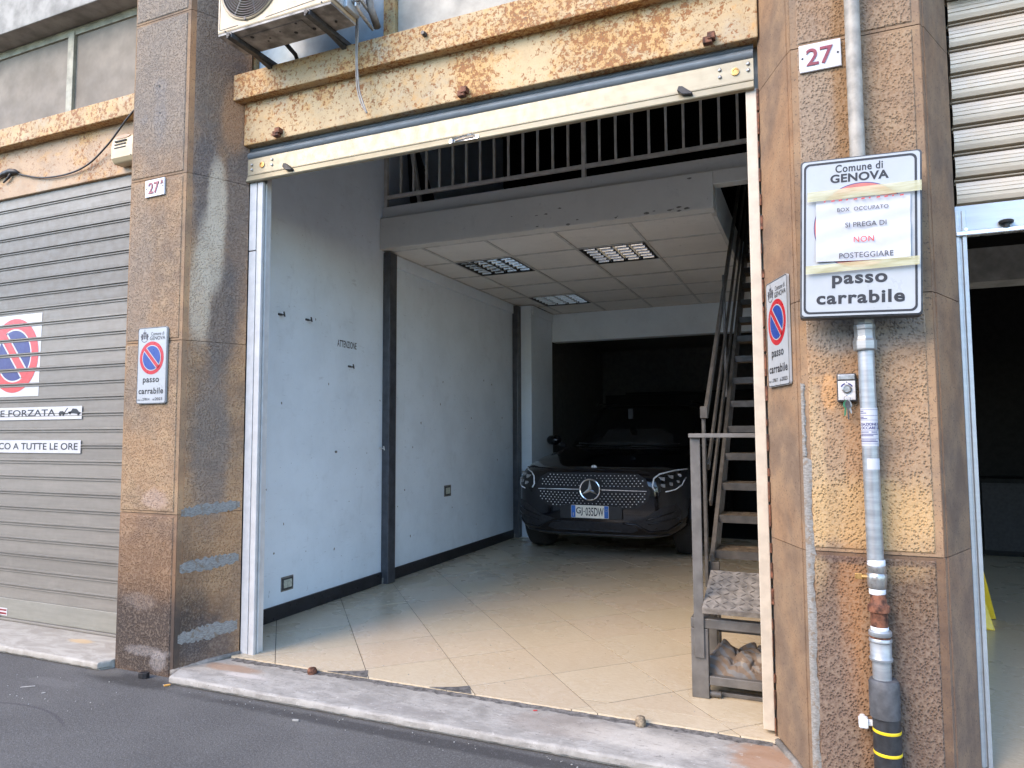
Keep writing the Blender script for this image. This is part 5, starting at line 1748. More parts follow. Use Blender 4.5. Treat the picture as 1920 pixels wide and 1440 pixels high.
# ceiling lights with mirror louvres
LL2 = ['nearest to the left wall at the front', 'right of the other front light, catching the most daylight', 'farthest back above the parked car']
for q, (i, j) in enumerate(((1, 1), (3, 1), (1, 4))):
    x0, x1, y0, y1 = gx[i] + 0.014, gx[i + 1] - 0.014, gy[j] + 0.012, gy[j + 1] - 0.012
    t = thing('ceiling_light', ((x0 + x1) / 2, (y0 + y1) / 2, 3.13), 'square mirror louvre ceiling light, ' + LL2[q], 'ceiling light', 'mirror louvre ceiling lights')
    obj('frame', MB().box((x0, y0, 3.126), (x1, y0 + 0.012, 3.16)).box((x0, y1 - 0.012, 3.126), (x1, y1, 3.16)).box((x0, y0 + 0.012, 3.126), (x0 + 0.012, y1 - 0.012, 3.16)).box((x1 - 0.012, y0 + 0.012, 3.126), (x1, y1 - 0.012, 3.16)), M['light_box'], t)
    obj('housing', MB().box((x0 + 0.012, y0 + 0.012, 3.176), (x1 - 0.012, y1 - 0.012, 3.182)), M['light_box'], t)
    w4 = (x1 - x0 - 0.024) / 4
    for k in range(4):
        obj('tube', MB().lathe([(0.010, y0 + 0.03), (0.010, y1 - 0.03)], (x0 + 0.012 + w4 * (k + 0.5), 0, 3.163), 'Y', 8), M['tube_white'], t)
    # mirror dividers along the tubes and short curved cross blades between them
    div = MB().prism([(-0.020, 0, 0.036), (-0.006, 0, 0.012), (0, 0, 0.0), (0.006, 0, 0.012), (0.020, 0, 0.036)], (0, y1 - y0 - 0.026, 0)).mesh('reflector', (0, 0, 0), [M['louvre']])
    for k in range(1, 4):
        inst('reflector', div, (x0 + 0.012 + w4 * k, y0 + 0.013, 3.127), t)
    bld = MB().prism([(0.022, -0.009, 0.018), (0.022, -0.004, 0.006), (0.022, 0, 0.0), (0.022, 0.004, 0.006), (0.022, 0.009, 0.018)], (w4 - 0.044, 0, 0)).mesh('blade', (0, 0, 0), [M['louvre']])
    for k in range(6):
        for c in range(4):
            inst('blade', bld, (x0 + 0.012 + w4 * c, y0 + 0.013 + (y1 - y0 - 0.026) * (k + 0.5) / 6, 3.1275), t)

# ------------------------------------------------------------------ small things on the left wall
FRL = (Vector((-3.68, 0, 0)), Vector((0, 1, 0)), Vector((0, 0, 1)))      # wall facing +x
def socket(yc, zc, s, label):
    t = thing('wall_socket', (-3.679, yc, zc), label, 'socket', 'sockets on the left wall')
    obj('box_edge', MB().box((-3.679, yc - s * 0.62, zc - s * 0.50), (-3.674, yc + s * 0.62, zc + s * 0.50)), M['mortar'], t)
    obj('frame', MB().box((-3.674, yc - s * 0.55, zc - s * 0.40), (-3.669, yc + s * 0.55, zc - s * 0.28)).box((-3.674, yc - s * 0.55, zc + s * 0.28), (-3.669, yc + s * 0.55, zc + s * 0.40)).box((-3.674, yc - s * 0.55, zc - s * 0.28), (-3.669, yc - s * 0.42, zc + s * 0.28)).box((-3.674, yc + s * 0.42, zc - s * 0.28), (-3.669, yc + s * 0.55, zc + s * 0.28)), M['dark_metal'], t)
    obj('insert', MB().box((-3.674, yc - s * 0.42, zc - s * 0.28), (-3.667, yc - s * 0.02, zc + s * 0.28)).box((-3.674, yc + s * 0.02, zc - s * 0.28), (-3.667, yc + s * 0.42, zc + s * 0.28)), M['socket'], t, bevel=0.002)
socket(1.164, 0.310, 0.105, 'low wall socket with broken cover near the entrance')
socket(3.672, 0.808, 0.118, 'wall socket between the two dark steel columns')
def hook(y, z, label, col='dark_metal', ln=0.045):
    t = thing('wall_hook', (-3.68, y, z), label, 'hook', 'hooks in the left wall')
    x0 = -3.68
    obj('stem', MB().tube([(x0 - 0.005, y, z), (x0 + ln, y, z - 0.004), (x0 + ln + 0.012, y - 0.006, z - 0.018), (x0 + ln + 0.006, y - 0.01, z + 0.006 + 0.012)], 0.006, 6).box((x0, y - 0.016, z - 0.005), (x0 + 0.012, y + 0.016, z + 0.010)), M[col], t, smooth=40)
hook(1.032, 2.318, 'small dark wall hook nearest to the shutter guide')
hook(1.342, 2.323, 'small dark wall hook, second from the shutter guide')
hook(1.90, 2.00, 'tiny bent nail in the wall below the writing')
hook(2.375, 1.293, 'white hook beside the front steel column', 'white_frame')
hl = thing('wall_plug', (-3.68, 1.729, 1.275), 'small plug hole in the middle of the first white wall bay', 'plug')
obj('plug', MB().lathe([(0.010, 0.0), (0.010, 0.012), (0.005, 0.016)], (-3.681, 1.729, 1.275), 'X', 8), M['mortar'], hl)
wn_ = thing('wall_writing', (-3.679, 1.87, 2.18), 'printed word ATTENZIONE on the white left wall', 'lettering')
obj('lettering', text(MB(), 'ATTENZIONE', 1.735, 2.158, 2.005, 2.217, FRL, 0.012, 0.0008), M['ink'], wn_)
mb = MB()
rnd = random.Random(21)
for k in range(30):
    y, z = rnd.uniform(0.9, 5.3), rnd.uniform(0.35, 2.5)
    s_ = rnd.uniform(0.003, 0.009)
    if 2.38 < y < 2.56:
        continue
    P = [(-3.6795, y + s_ * math.cos(a) * rnd.uniform(0.5, 1.3), z + s_ * math.sin(a) * rnd.uniform(0.6, 2.2)) for a in [q * math.pi / 3 for q in range(6)]]
    mb.prism(P, (0.0012, 0, 0))
o_ = obj('wall_chips', mb, M['mortar'], side, kind='stuff')

# ------------------------------------------------------------------ stairs
stt = thing('staircase', (-0.28, 1.2, 0.066), 'steep grey metal open staircase with flat bar handrails rising to the upper floor', 'staircase')
SX0, SX1 = -0.600, 0.10
rise, run = 0.1868, 0.205
y0, z0 = 1.30, 0.718
trm = MB().box((0, 0, -0.035), (SX1 - SX0 - 0.05, 0.235, 0.0))
for k in range(10):
    for i in range(3):
        xx = 0.05 + k * 0.066
        yy = 0.04 + i * 0.07
        a = 1 if (k + i) % 2 else -1
        trm.bar((xx - 0.012, yy - 0.010 * a, 0.0005), (xx + 0.012, yy + 0.010 * a, 0.0005), 0.006, 0.004)
trme = trm.mesh('tread', (0, 0, 0), [M['tread']])
nst = 15
for k in range(nst):
    inst('tread', trme, (SX0 + 0.02, y0 + run * k, z0 + rise * k), stt)
lipm = MB().box((0, -0.004, -0.045), (SX1 - SX0 - 0.05, 0.0, 0.002)).mesh('tread_lip', (0, 0, 0), [M['stair_grey']])
for k in range(nst):
    inst('tread_lip', lipm, (SX0 + 0.02, y0 + run * k, z0 + rise * k), stt)
def stringer(x0, x1):
    ya, yb = y0 - 0.02, y0 + run * nst
    za = z0 - 0.10
    sl_ = rise / run
    P = [(x0, ya - 0.02, za - 0.02), (x0, ya + 0.16, za - 0.02), (x0, yb + 0.1, za - 0.02 + (yb - ya - 0.06) * sl_), (x0, yb + 0.1, za + 0.09 + (yb + 0.1 - ya) * sl_), (x0, ya - 0.02, za + 0.075)]
    return MB().prism(P, (x1 - x0, 0, 0))
obj('stringer', stringer(SX0 - 0.004, SX0 + 0.0195), M['stair_grey'], stt)
obj('stringer', stringer(SX1 - 0.0295, SX1 - 0.002), M['stair_grey'], stt)
obj('support_leg', MB().box((SX0 - 0.010, 1.235, 0.066), (SX0 + 0.05, 1.275, 0.66)), M['stair_grey'], stt, bevel=0.003)
obj('support_leg', MB().box((SX1 - 0.06, 1.235, 0.066), (SX1 - 0.002, 1.275, 0.66)), M['stair_grey'], stt, bevel=0.003)
m_ = 0.868
XH = SX0
def rail_pt(y, off):
    return (XH, y, 1.545 + (y - 1.205) * m_ + off)
obj('handrail', MB().bar(rail_pt(1.20, 0), rail_pt(4.4, 0), 0.022, 0.055), M['stair_grey'], stt, bevel=0.003)
obj('middle_rail', MB().bar(rail_pt(1.24, -0.36), rail_pt(4.4, -0.36), 0.014, 0.05), M['stair_grey'], stt, bevel=0.003)
obj('lower_rail', MB().bar(rail_pt(1.30, -0.63), rail_pt(4.4, -0.63), 0.014, 0.05), M['stair_grey'], stt, bevel=0.003)
for yy in (1.205, 2.42):
    obj('rail_post', MB().box((XH - 0.026, yy - 0.014, (0.52 if yy < 2 else z0 + (yy - y0) * rise / run - 0.05)), (XH - 0.0075, yy + 0.028, 1.545 + (yy - 1.205) * m_ + 0.02)), M['stair_grey'], stt, bevel=0.003)
obj('rail_cap', MB().box((XH - 0.030, 1.165, 1.505), (XH + 0.012, 1.200, 1.575)), M['stair_grey'], stt, bevel=0.003)

# landing stool at the foot of the stairs, with its flat bar rail
sto = thing('metal_step', (-0.30, 0.68, 0.066), 'blue grey welded metal step frame with shelf at the foot of the stairs', 'step')
A = M['stool_grey']
FX0, FX1, FY0, FY1, FZ1 = -0.630, 0.07, 0.680, 1.13, 0.467
for x0, y0_ in ((FX0, FY0), (FX0, FY1 - 0.09), (FX1 - 0.086, FY0), (FX1 - 0.086, FY1 - 0.09)):
    obj('leg', MB().box((x0, y0_, 0.066), (x0 + 0.086, y0_ + (0.05 if y0_ == FY0 else 0.09), FZ1 - 0.052)), A, sto, bevel=0.004)
obj('top_frame', MB().box((FX0, FY0, FZ1 - 0.050), (FX1, FY0 + 0.05, FZ1)).box((FX0, FY0 + 0.052, FZ1 - 0.050), (FX0 + 0.085, FY1, FZ1)).box((FX0 + 0.087, FY1 - 0.05, FZ1 - 0.05), (FX1, FY1, FZ1)), A, sto, bevel=0.004)
obj('shelf_bar', MB().box((FX0 + 0.088, FY0 + 0.004, 0.135), (FX1 - 0.088, FY0 + 0.044, 0.180)), A, sto, bevel=0.004)
obj('shelf_bar', MB().box((FX0 + 0.088, FY1 - 0.045, 0.30), (FX1 - 0.088, FY1 - 0.01, 0.345)), A, sto, bevel=0.004)
obj('shelf_bar', MB().box((FX0 + 0.02, FY0 + 0.052, 0.135), (FX0 + 0.06, FY1 - 0.092, 0.178)), A, sto, bevel=0.004)
obj('shelf_plate', MB().box((FX0 + 0.062, FY0 + 0.046, 0.150), (FX1 - 0.02, FY1 - 0.02, 0.158)), M['tread'], sto)
obj('floor_bar', MB().box((FX0 + 0.12, FY0 + 0.06, 0.067), (FX1, FY0 + 0.10, 0.088)), A, sto, bevel=0.004)
obj('foot_pin', MB().lathe([(0.016, 0), (0.016, 0.05), (0.013, 0.055)], (FX0 + 0.087, FY0 + 0.03, 0.086), 'X', 12), A, sto, smooth=40)
obj('post', MB().box((-0.612, 0.668, 0.27), (-0.562, 0.6795, 1.392)), A, sto, bevel=0.002)
obj('top_rail', MB().box((-0.616, 0.640, 1.394), (0.10, 0.690, 1.416)), A, sto, bevel=0.003)
# tilted chequer plate tread resting on the frame
cp = thing('checker_plate', (-0.3, 0.75, 0.50), 'loose chequer plate step tread tilted on the metal step', 'plate')
c0, c1 = Vector((-0.560, 0.605, 0.535)), Vector((-0.560, 0.955, 0.664))
ux, uy = Vector((1, 0, 0)), (c1 - c0).normalized()
uz = ux.cross(uy).normalized()
LW, LD = 0.62, (c1 - c0).length
obj('plate', MB().prism([c0, c0 + ux * LW, c0 + ux * LW + uy * LD, c0 + uy * LD], -uz * 0.012), M['checker'], cp)
obj('front_lip', MB().prism([c0 + uy * 0.001 - uz * 0.0125, c0 + ux * LW + uy * 0.001 - uz * 0.0125, c0 + ux * LW + uy * 0.006 - uz * 0.0125, c0 + uy * 0.006 - uz * 0.0125], -uz * 0.016), M['checker'], cp)
obj('support', MB().prism([c0 + ux * 0.03 + uy * 0.04 - uz * 0.013, c0 + ux * 0.07 + uy * 0.04 - uz * 0.013, c0 + ux * 0.07 + uy * 0.40 - uz * 0.013, c0 + ux * 0.03 + uy * 0.40 - uz * 0.013], Vector((0, 0, -0.03))), M['dark_metal'], cp)
mb = MB()
for i in range(15):
    for j in range(9):
        p = c0 + ux * (0.025 + i * 0.041) + uy * (0.025 + j * 0.041)
        s_ = 1 if (i + j) % 2 else -1
        d = (ux + uy * s_).normalized()
        mb.prism([p - d * 0.017, p - d * 0.004 + uz.cross(d) * 0.0042, p + d * 0.017, p + d * 0.004 - uz.cross(d) * 0.0042], uz * 0.0022)
obj('tread_studs', mb, M['stud_shade'], cp, kind='stuff')

# rags on the shelf
rg = thing('rag_bundle', (-0.33, 0.88, 0.158), 'crumpled dirty striped rags lying on the shelf of the metal step', 'rags')
rnd = random.Random(5)
from mathutils import noise as mnoise
def rag(nm, cx, cy, wx, wy, hz, sd, fr_=9.0, nx=70, ny=46):
    def fn(u, v):
        x, y = cx + wx * (u - 0.5), cy + wy * (v - 0.5)
        e = max(0.0, math.sin(math.pi * u)) ** 0.4 * max(0.0, math.sin(math.pi * v)) ** 0.4
        q = Vector((x * fr_, y * fr_ * 1.3, sd))
        w = mnoise.noise_vector(q * 0.6) * 1.1
        r1 = min(1.0, abs(mnoise.noise(q + w)) * 2.2)
        r2 = min(1.0, abs(mnoise.noise(q * 1.9 + w * 1.5 + Vector((5, 1, 2)))) * 2.2)
        h = hz * (0.42 + 0.50 * math.sqrt(r1) + 0.22 * math.sqrt(r2))
        sh = mnoise.noise_vector(q * 1.3 + Vector((9, 9, 9))) * 0.06 * e
        return (x + sh.x, y + sh.y * 0.8, 0.160 + max(0.003, h) * e + abs(sh.z) * 0.5)
    return obj(nm, MB().grid(fn, nx, ny), M['rag'], rg, smooth=True)
rag('cloth', -0.40, 0.86, 0.40, 0.26, 0.150, 1.3)
rag('cloth', -0.20, 0.90, 0.42, 0.28, 0.165, 4.1)
rag('cloth', -0.36, 0.785, 0.26, 0.14, 0.100, 7.7, 13.0)
rag('cloth', -0.17, 0.80, 0.30, 0.15, 0.080, 2.9, 13.0)

# folding caution sign inside the shop on the right
cs = thing('caution_sign', (0.9, 2.85, 0.06), 'yellow folding floor sign standing in the dark shop on the right', 'floor sign')
for q, (yb, yt, dx) in enumerate(((2.70, 2.84, 0.0), (3.05, 2.90, 0.075))):
    obj('panel', MB().prism([(0.72 + dx, yb, 0.066), (0.79 + dx, yb, 0.066), (0.81 + dx, yb, 0.085), (1.00 + dx, yb, 0.085), (1.02 + dx, yb, 0.066), (1.075 + dx, yb, 0.066), (0.95 + dx, yt, 0.62), (0.82 + dx, yt, 0.62)], (0, 0.018, 0)), M['yellow'], cs, bevel=0.004)
# lines of dark goods inside that shop
for k, (x0, x1, z1) in enumerate(((0.9, 2.4, 0.9), (2.6, 4.6, 1.5))):
    t = thing('storage_cabinet', ((x0 + x1) / 2, 6.2, 0.06), ('low' if k == 0 else 'tall') + ' dark cabinet at the back of the shop on the right', 'cabinet')
    obj('body', MB().box((x0, 6.2, 0.06), (x1, 6.78, z1)), M['wall_dark'], t, bevel=0.01)
    obj('door', MB().box((x0 + 0.03, 6.18, 0.12), ((x0 + x1) / 2 - 0.01, 6.199, z1 - 0.05)), M['black_paint'], t)
    obj('door', MB().box(((x0 + x1) / 2 + 0.01, 6.18, 0.12), (x1 - 0.03, 6.199, z1 - 0.05)), M['black_paint'], t)
# ------------------------------------------------------------------ parked car (nose towards the street)
CAR = Vector((-2.225, 4.20, 0.066))
car = thing('parked_car', CAR, 'black car parked nose out at the back of the garage under the ceiling lights', 'car')


def W(p):
    return CAR + Vector(p)


def sring(hw, zb, zt, n, N=44):
    out = []
    zm, hz = (zb + zt) / 2, (zt - zb) / 2
    for k in range(N):
        t = 2 * math.pi * (k + 0.5) / N
        c, s = math.cos(t), math.sin(t)
        out.append((hw * math.copysign(abs(c) ** (2 / n), c), zm + hz * math.copysign(abs(s) ** (2 / n), s)))
    return out


def loft(stations, N=44):
    mb = MB()
    rows = []
    for y, hw, zb, zt, n in stations:
        rows.append([(x, y, z) for x, z in sring(hw, zb, zt, n, N)])
    # rounded nose cap
    y0, hw, zb, zt, n = stations[0]
    cap = []
    zm = (zb + zt) / 2
    for f, dy in ((0.80, -0.016), (0.55, -0.028), (0.28, -0.034), (0.06, -0.036)):
        cap.append([(x * f, y0 + dy, zm + (z - zm) * f) for x, z in sring(hw, zb, zt, n, N)])
    rows = cap[::-1] + rows
    vs = [W(p) for r_ in rows for p in r_]
    fs = []
    for i in range(len(rows) - 1):
        for k in range(N):
            k2 = (k + 1) % N
            fs.append((i * N + k, i * N + k2, (i + 1) * N + k2, (i + 1) * N + k))
    fs.append(tuple(range(N - 1, -1, -1)))
    fs.append(tuple((len(rows) - 1) * N + k for k in range(N)))
    return mb.add(vs, fs)


body_st = [(0.00, 0.66, 0.34, 0.90, 3.6), (0.025, 0.75, 0.29, 0.945, 4.0), (0.075, 0.82, 0.255, 0.975, 4.4), (0.16, 0.88, 0.235, 1.000, 4.8), (0.30, 0.935, 0.235, 1.025, 5.0),
           (0.50, 0.965, 0.24, 1.072, 5.0), (0.85, 0.985, 0.25, 1.125, 5.0), (1.25, 0.985, 0.26, 1.175, 5.0), (1.6, 0.985, 0.26, 1.20, 5.4), (2.6, 0.985, 0.26, 1.21, 6), (3.6, 0.985, 0.28, 1.21, 6), (4.35, 0.95, 0.32, 1.14, 5), (4.72, 0.88, 0.36, 1.08, 4.5), (4.85, 0.76, 0.42, 1.0, 4)]
body_mb = loft(body_st)
body = obj('body', body_mb, M['car_paint'], car, smooth=True)
bvh = BVHTree.FromPolygons([Vector(v) for v in body_mb.v], body_mb.f)


def drape(x, z, lift=0.004):
    o = W((x, -1.5, z))
    hit, nrm, _, _ = bvh.ray_cast(o, Vector((0, 1, 0)))
    if hit is None:
        return W((x, 0.35, z))
    if nrm.y > 0:
        nrm = -nrm
    return hit + nrm * lift


def patch(name, poly, m, lift=0.004, cuts=3, parent=car, thick=0.0, sides=(1,)):
    """a panel cut to an outline in the front view, lying on the bodywork"""
    out = []
    for q in sides:
        bm = bmesh.new()
        P = [(x * q, z) for x, z in poly]
        if q < 0:
            P = P[::-1]
        # dense outline
        D = []
        for i in range(len(P)):
            a, b = P[i], P[(i + 1) % len(P)]
            L_ = math.hypot(b[0] - a[0], b[1] - a[1])
            for k in range(max(1, int(L_ / 0.06))):
                t = k / max(1, int(L_ / 0.06))
                D.append((a[0] + (b[0] - a[0]) * t, a[1] + (b[1] - a[1]) * t))
        vs = [bm.verts.new((x, 0, z)) for x, z in D]
        f = bm.faces.new(vs)
        bmesh.ops.triangulate(bm, faces=[f])
        for _ in range(cuts):
            es = [e for e in bm.edges if e.calc_length() > 0.05]
            if es:
                bmesh.ops.subdivide_edges(bm, edges=es, cuts=1)
                bmesh.ops.triangulate(bm, faces=bm.faces[:])
        bm.verts.ensure_lookup_table()
        mb = MB()
        mb.v = [drape(v.co.x, v.co.z, lift) for v in bm.verts]
        for f in bm.faces:
            idx = [v.index for v in f.verts]
            a, b, c = (Vector(mb.v[i]) for i in idx[:3])
            if (b - a).cross(c - a).y > 0:
                idx = idx[::-1]
            mb.f.append(tuple(idx)); mb.mi.append(0)
        bm.free()
        out.append(obj(name, mb, m, parent, smooth=True))
    return out


def line(name, pts, r, m, lift=0.006, parent=car, n=6, closed=False):
    D = []
    P = pts + ([pts[0]] if closed else [])
    for i in range(len(P) - 1):
        a, b = P[i], P[i + 1]
        k_ = max(2, int(math.hypot(b[0] - a[0], b[1] - a[1]) / 0.03))
        for k in range(k_):
            D.append(drape(a[0] + (b[0] - a[0]) * k / k_, a[1] + (b[1] - a[1]) * k / k_, lift))
    D.append(drape(*P[-1], lift))
    return obj(name, MB().tube(D, r, n), m, parent, smooth=True)


# grille with stud pattern, single bar and round star badge
GR = [(-0.585, 0.875), (-0.50, 0.925), (0, 0.935), (0.50, 0.925), (0.585, 0.875), (0.635, 0.745), (0.60, 0.645), (0.48, 0.575), (0.20, 0.548), (-0.20, 0.548), (-0.48, 0.575), (-0.60, 0.645), (-0.635, 0.745)]
grille = patch('grille', GR, M['black_paint'], 0.004)[0]


def inside(x, z, P):
    c = False
    for i in range(len(P)):
        (x0, z0), (x1, z1) = P[i], P[i - 1]
        if (z0 > z) != (z1 > z) and x < (x1 - x0) * (z - z0) / (z1 - z0) + x0:
            c = not c
    return c


mb = MB()
GI = [(x * 0.955, 0.742 + (z - 0.742) * 0.91) for x, z in GR]
for j in range(-7, 8):
    for i in range(-22, 23):
        x = (i + (0.5 if j % 2 else 0)) * 0.0425
        z = 0.742 + j * 0.0265 + 0.010 * (abs(x) / 0.6) ** 2
        if abs(z - 0.757) < 0.022 or math.hypot(x, z - 0.757) < 0.132 or not inside(x, z, GI):
            continue
        p = drape(x, z, 0.005)
        s_ = 0.0066 * (0.85 + 0.3 * abs(x) / 0.6)
        mb.add([p + Vector((s_ * a, -0.004 if not (a or b) else 0, s_ * b * 0.8)) for a, b in ((1, 0), (0.5, 0.87), (-0.5, 0.87), (-1, 0), (-0.5, -0.87), (0.5, -0.87), (0, 0))], [(6, k, (k + 1) % 6) for k in range(6)])
obj('grille_studs', mb, M['silver'], car, kind='stuff')
for q in (-1, 1):
    mb = MB()
    D = [drape(q * (0.125 + 0.47 * k / 12), 0.757 - 0.004 * k / 12, 0.016) for k in range(13)]
    vs = []
    for k, p in enumerate(D):
        h = 0.013 - 0.004 * k / 12
        vs += [p + Vector((0, 0.012, -h)), p + Vector((0, -0.006, -h * 0.4)), p + Vector((0, -0.006, h * 0.4)), p + Vector((0, 0.012, h))]
    mb.add(vs, [(k * 4 + i, k * 4 + 4 + i, k * 4 + 5 + i, k * 4 + 1 + i) for k in range(12) for i in range(3)])
    obj('grille_bar', mb, M['chrome'], car, smooth=False)
SCT = Vector((0, 0, 0.757))
pf = drape(0, 0.757, 0.0)
fy = pf.y - 0.022
badge = obj('star_badge', MB().lathe([(0.112, -0.006), (0.110, 0.0), (0.104, 0.006), (0.104, 0.03)], (CAR.x, fy, CAR.z + 0.757), 'Y', 40), M['black_paint'], car, smooth=40)
mb = MB()
mb.tube([(CAR.x + 0.108 * math.cos(t), fy - 0.008, CAR.z + 0.757 + 0.108 * math.sin(t)) for t in [k * math.pi / 24 for k in range(49)]], 0.0088, 8, caps=False)
for k in range(3):
    t = math.pi / 2 + k * 2 * math.pi / 3
    c = Vector((CAR.x, fy - 0.012, CAR.z + 0.757))
    d = Vector((math.cos(t), 0, math.sin(t)))
    s_ = Vector((-math.sin(t), 0, math.cos(t)))
    tip = c + d * 0.106
    for sg in (-1, 1):
        b_ = c + (d * 0.5 - s_ * sg * 0.87) * 0.0165 * -1 * -1
        inner = c + (d * math.cos(math.pi / 3) + s_ * sg * math.sin(math.pi / 3)) * 0.022
        mb.add([c + Vector((0, -0.010, 0)), inner, tip], [(0, 1, 2) if sg > 0 else (0, 2, 1)])
obj('star', mb, M['chrome'], badge, smooth=False)
# little round emblem on the bonnet lip
e = drape(0.0, 0.985, 0.004)
obj('bonnet_emblem', MB().tube([e + Vector((0.028 * math.cos(t), -0.004, 0.018 * math.sin(t))) for t in [k * math.pi / 8 for k in range(17)]], 0.004, 6, caps=False).add([e + Vector((0.024 * math.cos(t), -0.002, 0.015 * math.sin(t))) for t in [k * math.pi / 6 for k in range(12)]], [tuple(range(12))[::-1]]), M['silver'], car)
# bonnet shut line
line('bonnet_edge', [(-0.62, 0.935), (-0.50, 0.958), (0, 0.968), (0.50, 0.958), (0.62, 0.935)], 0.004, M['car_trim'], 0.0)

# headlights
HL = [(0.640, 0.790), (0.652, 0.885), (0.71, 0.930), (0.84, 0.962), (0.925, 0.968), (0.938, 0.880), (0.915, 0.805), (0.86, 0.760), (0.75, 0.738), (0.665, 0.752)]
for q in (-1, 1):
    h = patch('headlight', [(x * q, z) for x, z in HL][::q], M['car_glass'], 0.004)[0]
    line('daylight_strip', [(q * x, z) for x, z in ((0.922, 0.960), (0.84, 0.955), (0.71, 0.922), (0.662, 0.88), (0.652, 0.80), (0.675, 0.762))], 0.008, M['lamp_line'], 0.006, h)
    line('daylight_strip', [(q * x, z) for x, z in ((0.775, 0.748), (0.86, 0.768), (0.908, 0.81), (0.930, 0.88))], 0.0065, M['lamp_line'], 0.006, h)
    for lx, lz, s_ in ((0.735, 0.875, 0.033), (0.81, 0.893, 0.031), (0.875, 0.905, 0.027), (0.745, 0.808, 0.030), (0.815, 0.823, 0.028), (0.872, 0.845, 0.022)):
        p = drape(q * lx, lz, 0.004)
        mb = MB()
        mb.add([p + Vector((s_ * a, -0.008 * (1 - abs(a)), s_ * 0.8 * b)) for a, b in ((-1, -0.7), (1, -0.7), (1.05, 0.75), (-0.95, 0.9), (0, 0))], [(0, 1, 4), (1, 2, 4), (2, 3, 4), (3, 0, 4)])
        obj('lens', mb, M['lamp_clear'], h)

# bumper openings, lower lip
SI = [(0.40, 0.44), (0.56, 0.475), (0.76, 0.60), (0.87, 0.62), (0.905, 0.54), (0.88, 0.43), (0.78, 0.36), (0.62, 0.345), (0.50, 0.40)]
for q in (-1, 1):
    s_i = patch('side_intake', [(x * q, z) for x, z in SI][::q], M['black_paint'], 0.003)[0]
    line('intake_fin', [(q * x, z) for x, z in ((0.58, 0.455), (0.72, 0.50), (0.86, 0.545))], 0.007, M['car_paint'], 0.006, s_i)
    line('intake_fin', [(q * x, z) for x, z in ((0.60, 0.415), (0.74, 0.45), (0.88, 0.48))], 0.007, M['car_paint'], 0.006, s_i)
    line('bumper_crease', [(q * x, z) for x, z in ((0.34, 0.415), (0.48, 0.405), (0.60, 0.335), (0.78, 0.345), (0.90, 0.42))], 0.010, M['car_paint'], 0.004)
patch('lower_intake', [(-0.42, 0.42), (0.42, 0.42), (0.50, 0.345), (0.42, 0.318), (-0.42, 0.318), (-0.50, 0.345)], M['black_paint'], 0.003)
line('lower_lip', [(-0.80, 0.300), (-0.5, 0.286), (0, 0.283), (0.5, 0.286), (0.80, 0.300)], 0.010, M['car_trim'], 0.004)

# number plate on its holder
py_ = drape(0, 0.52, 0).y - 0.030
pz_ = CAR.z + 0.527
frP = ((CAR.x - 0.002, py_, pz_), (1, 0, 0), (0, 0, 1))
ho = obj('plate_holder', MB().box((CAR.x - 0.335, py_ + 0.004, pz_ - 0.075), (CAR.x + 0.345, py_ + 0.03, pz_ + 0.062)), M['car_trim'], car, bevel=0.006)
npl = obj('number_plate', flat(MB(), rrect(-0.206, -0.066, 0.206, 0.066, 0.008), frP, 0.002, 0.004), M['plate_white'], car)
obj('blue_band', flat(flat(MB(), [(-0.203, -0.063), (-0.158, -0.063), (-0.158, 0.063), (-0.203, 0.063)], frP, 0.003), [(0.158, -0.063), (0.203, -0.063), (0.203, 0.063), (0.158, 0.063)], frP, 0.003), M['plate_blue'], npl)
mb = MB()
text(mb, 'GJ', -0.150, -0.044, -0.078, 0.044, frP, 0.012, 0.0036)
flat(mb, disc(-0.061, 0.0, 0.007, 10), frP, 0.0036)
text(mb, '035DW', -0.045, -0.044, 0.152, 0.044, frP, 0.012, 0.0036)
obj('plate_lettering', mb, M['ink'], npl)
mb = MB()
text(mb, 'I', -0.186, -0.048, -0.176, -0.014, frP, 0.03, 0.0042)
ring(mb, 0.181, 0.02, 0.012, 0.015, frP, 0.0042, 16)
obj('band_print', mb, M['sign_white'], npl)

# cabin
cab = [(1.34, 0.845, 1.05), (1.50, 0.835, 1.18), (1.86, 0.775, 1.42), (2.12, 0.715, 1.60), (2.30, 0.66, 1.665)]
def cabin_ring(z, hw, yf, yb, N=40):
    out = []
    for k in range(N):
        t = 2 * math.pi * (k + 0.5) / N
        c, s = math.cos(t), math.sin(t)
        x = hw * math.copysign(abs(c) ** 0.42, c)
        ym, hy = (yf + yb) / 2, (yb - yf) / 2
        y = ym + hy * math.copysign(abs(s) ** 0.42, s)
        if s < 0:
            y += 0.14 * (abs(x) / hw) ** 2.2
        out.append(W((x, y, z)))
    return out
levels = [(z_ + 0.065, a_, b_, c_) for z_, a_, b_, c_ in [(1.02, 0.90, 1.18, 4.55), (1.12, 0.885, 1.36, 4.50), (1.22, 0.865, 1.53, 4.46), (1.36, 0.825, 1.76, 4.38), (1.50, 0.775, 2.00, 4.22), (1.60, 0.725, 2.18, 4.05), (1.655, 0.67, 2.34, 3.90), (1.685, 0.56, 2.62, 3.6), (1.693, 0.30, 2.9, 3.3)]]
mb = MB()
N = 40
for lv in levels:
    mb.v += cabin_ring(*lv)
for i in range(len(levels) - 1):
    for k in range(N):
        k2 = (k + 1) % N
        mb.f.append((i * N + k, i * N + k2, (i + 1) * N + k2, (i + 1) * N + k)); mb.mi.append(0)
mb.f.append(tuple((len(levels) - 1) * N + k for k in range(N))); mb.mi.append(0)
cabin = obj('cabin', mb, M['car_paint'], car, smooth=True)
bvh_b = bvh
bvh = BVHTree.FromPolygons([Vector(v) for v in mb.v], mb.f)
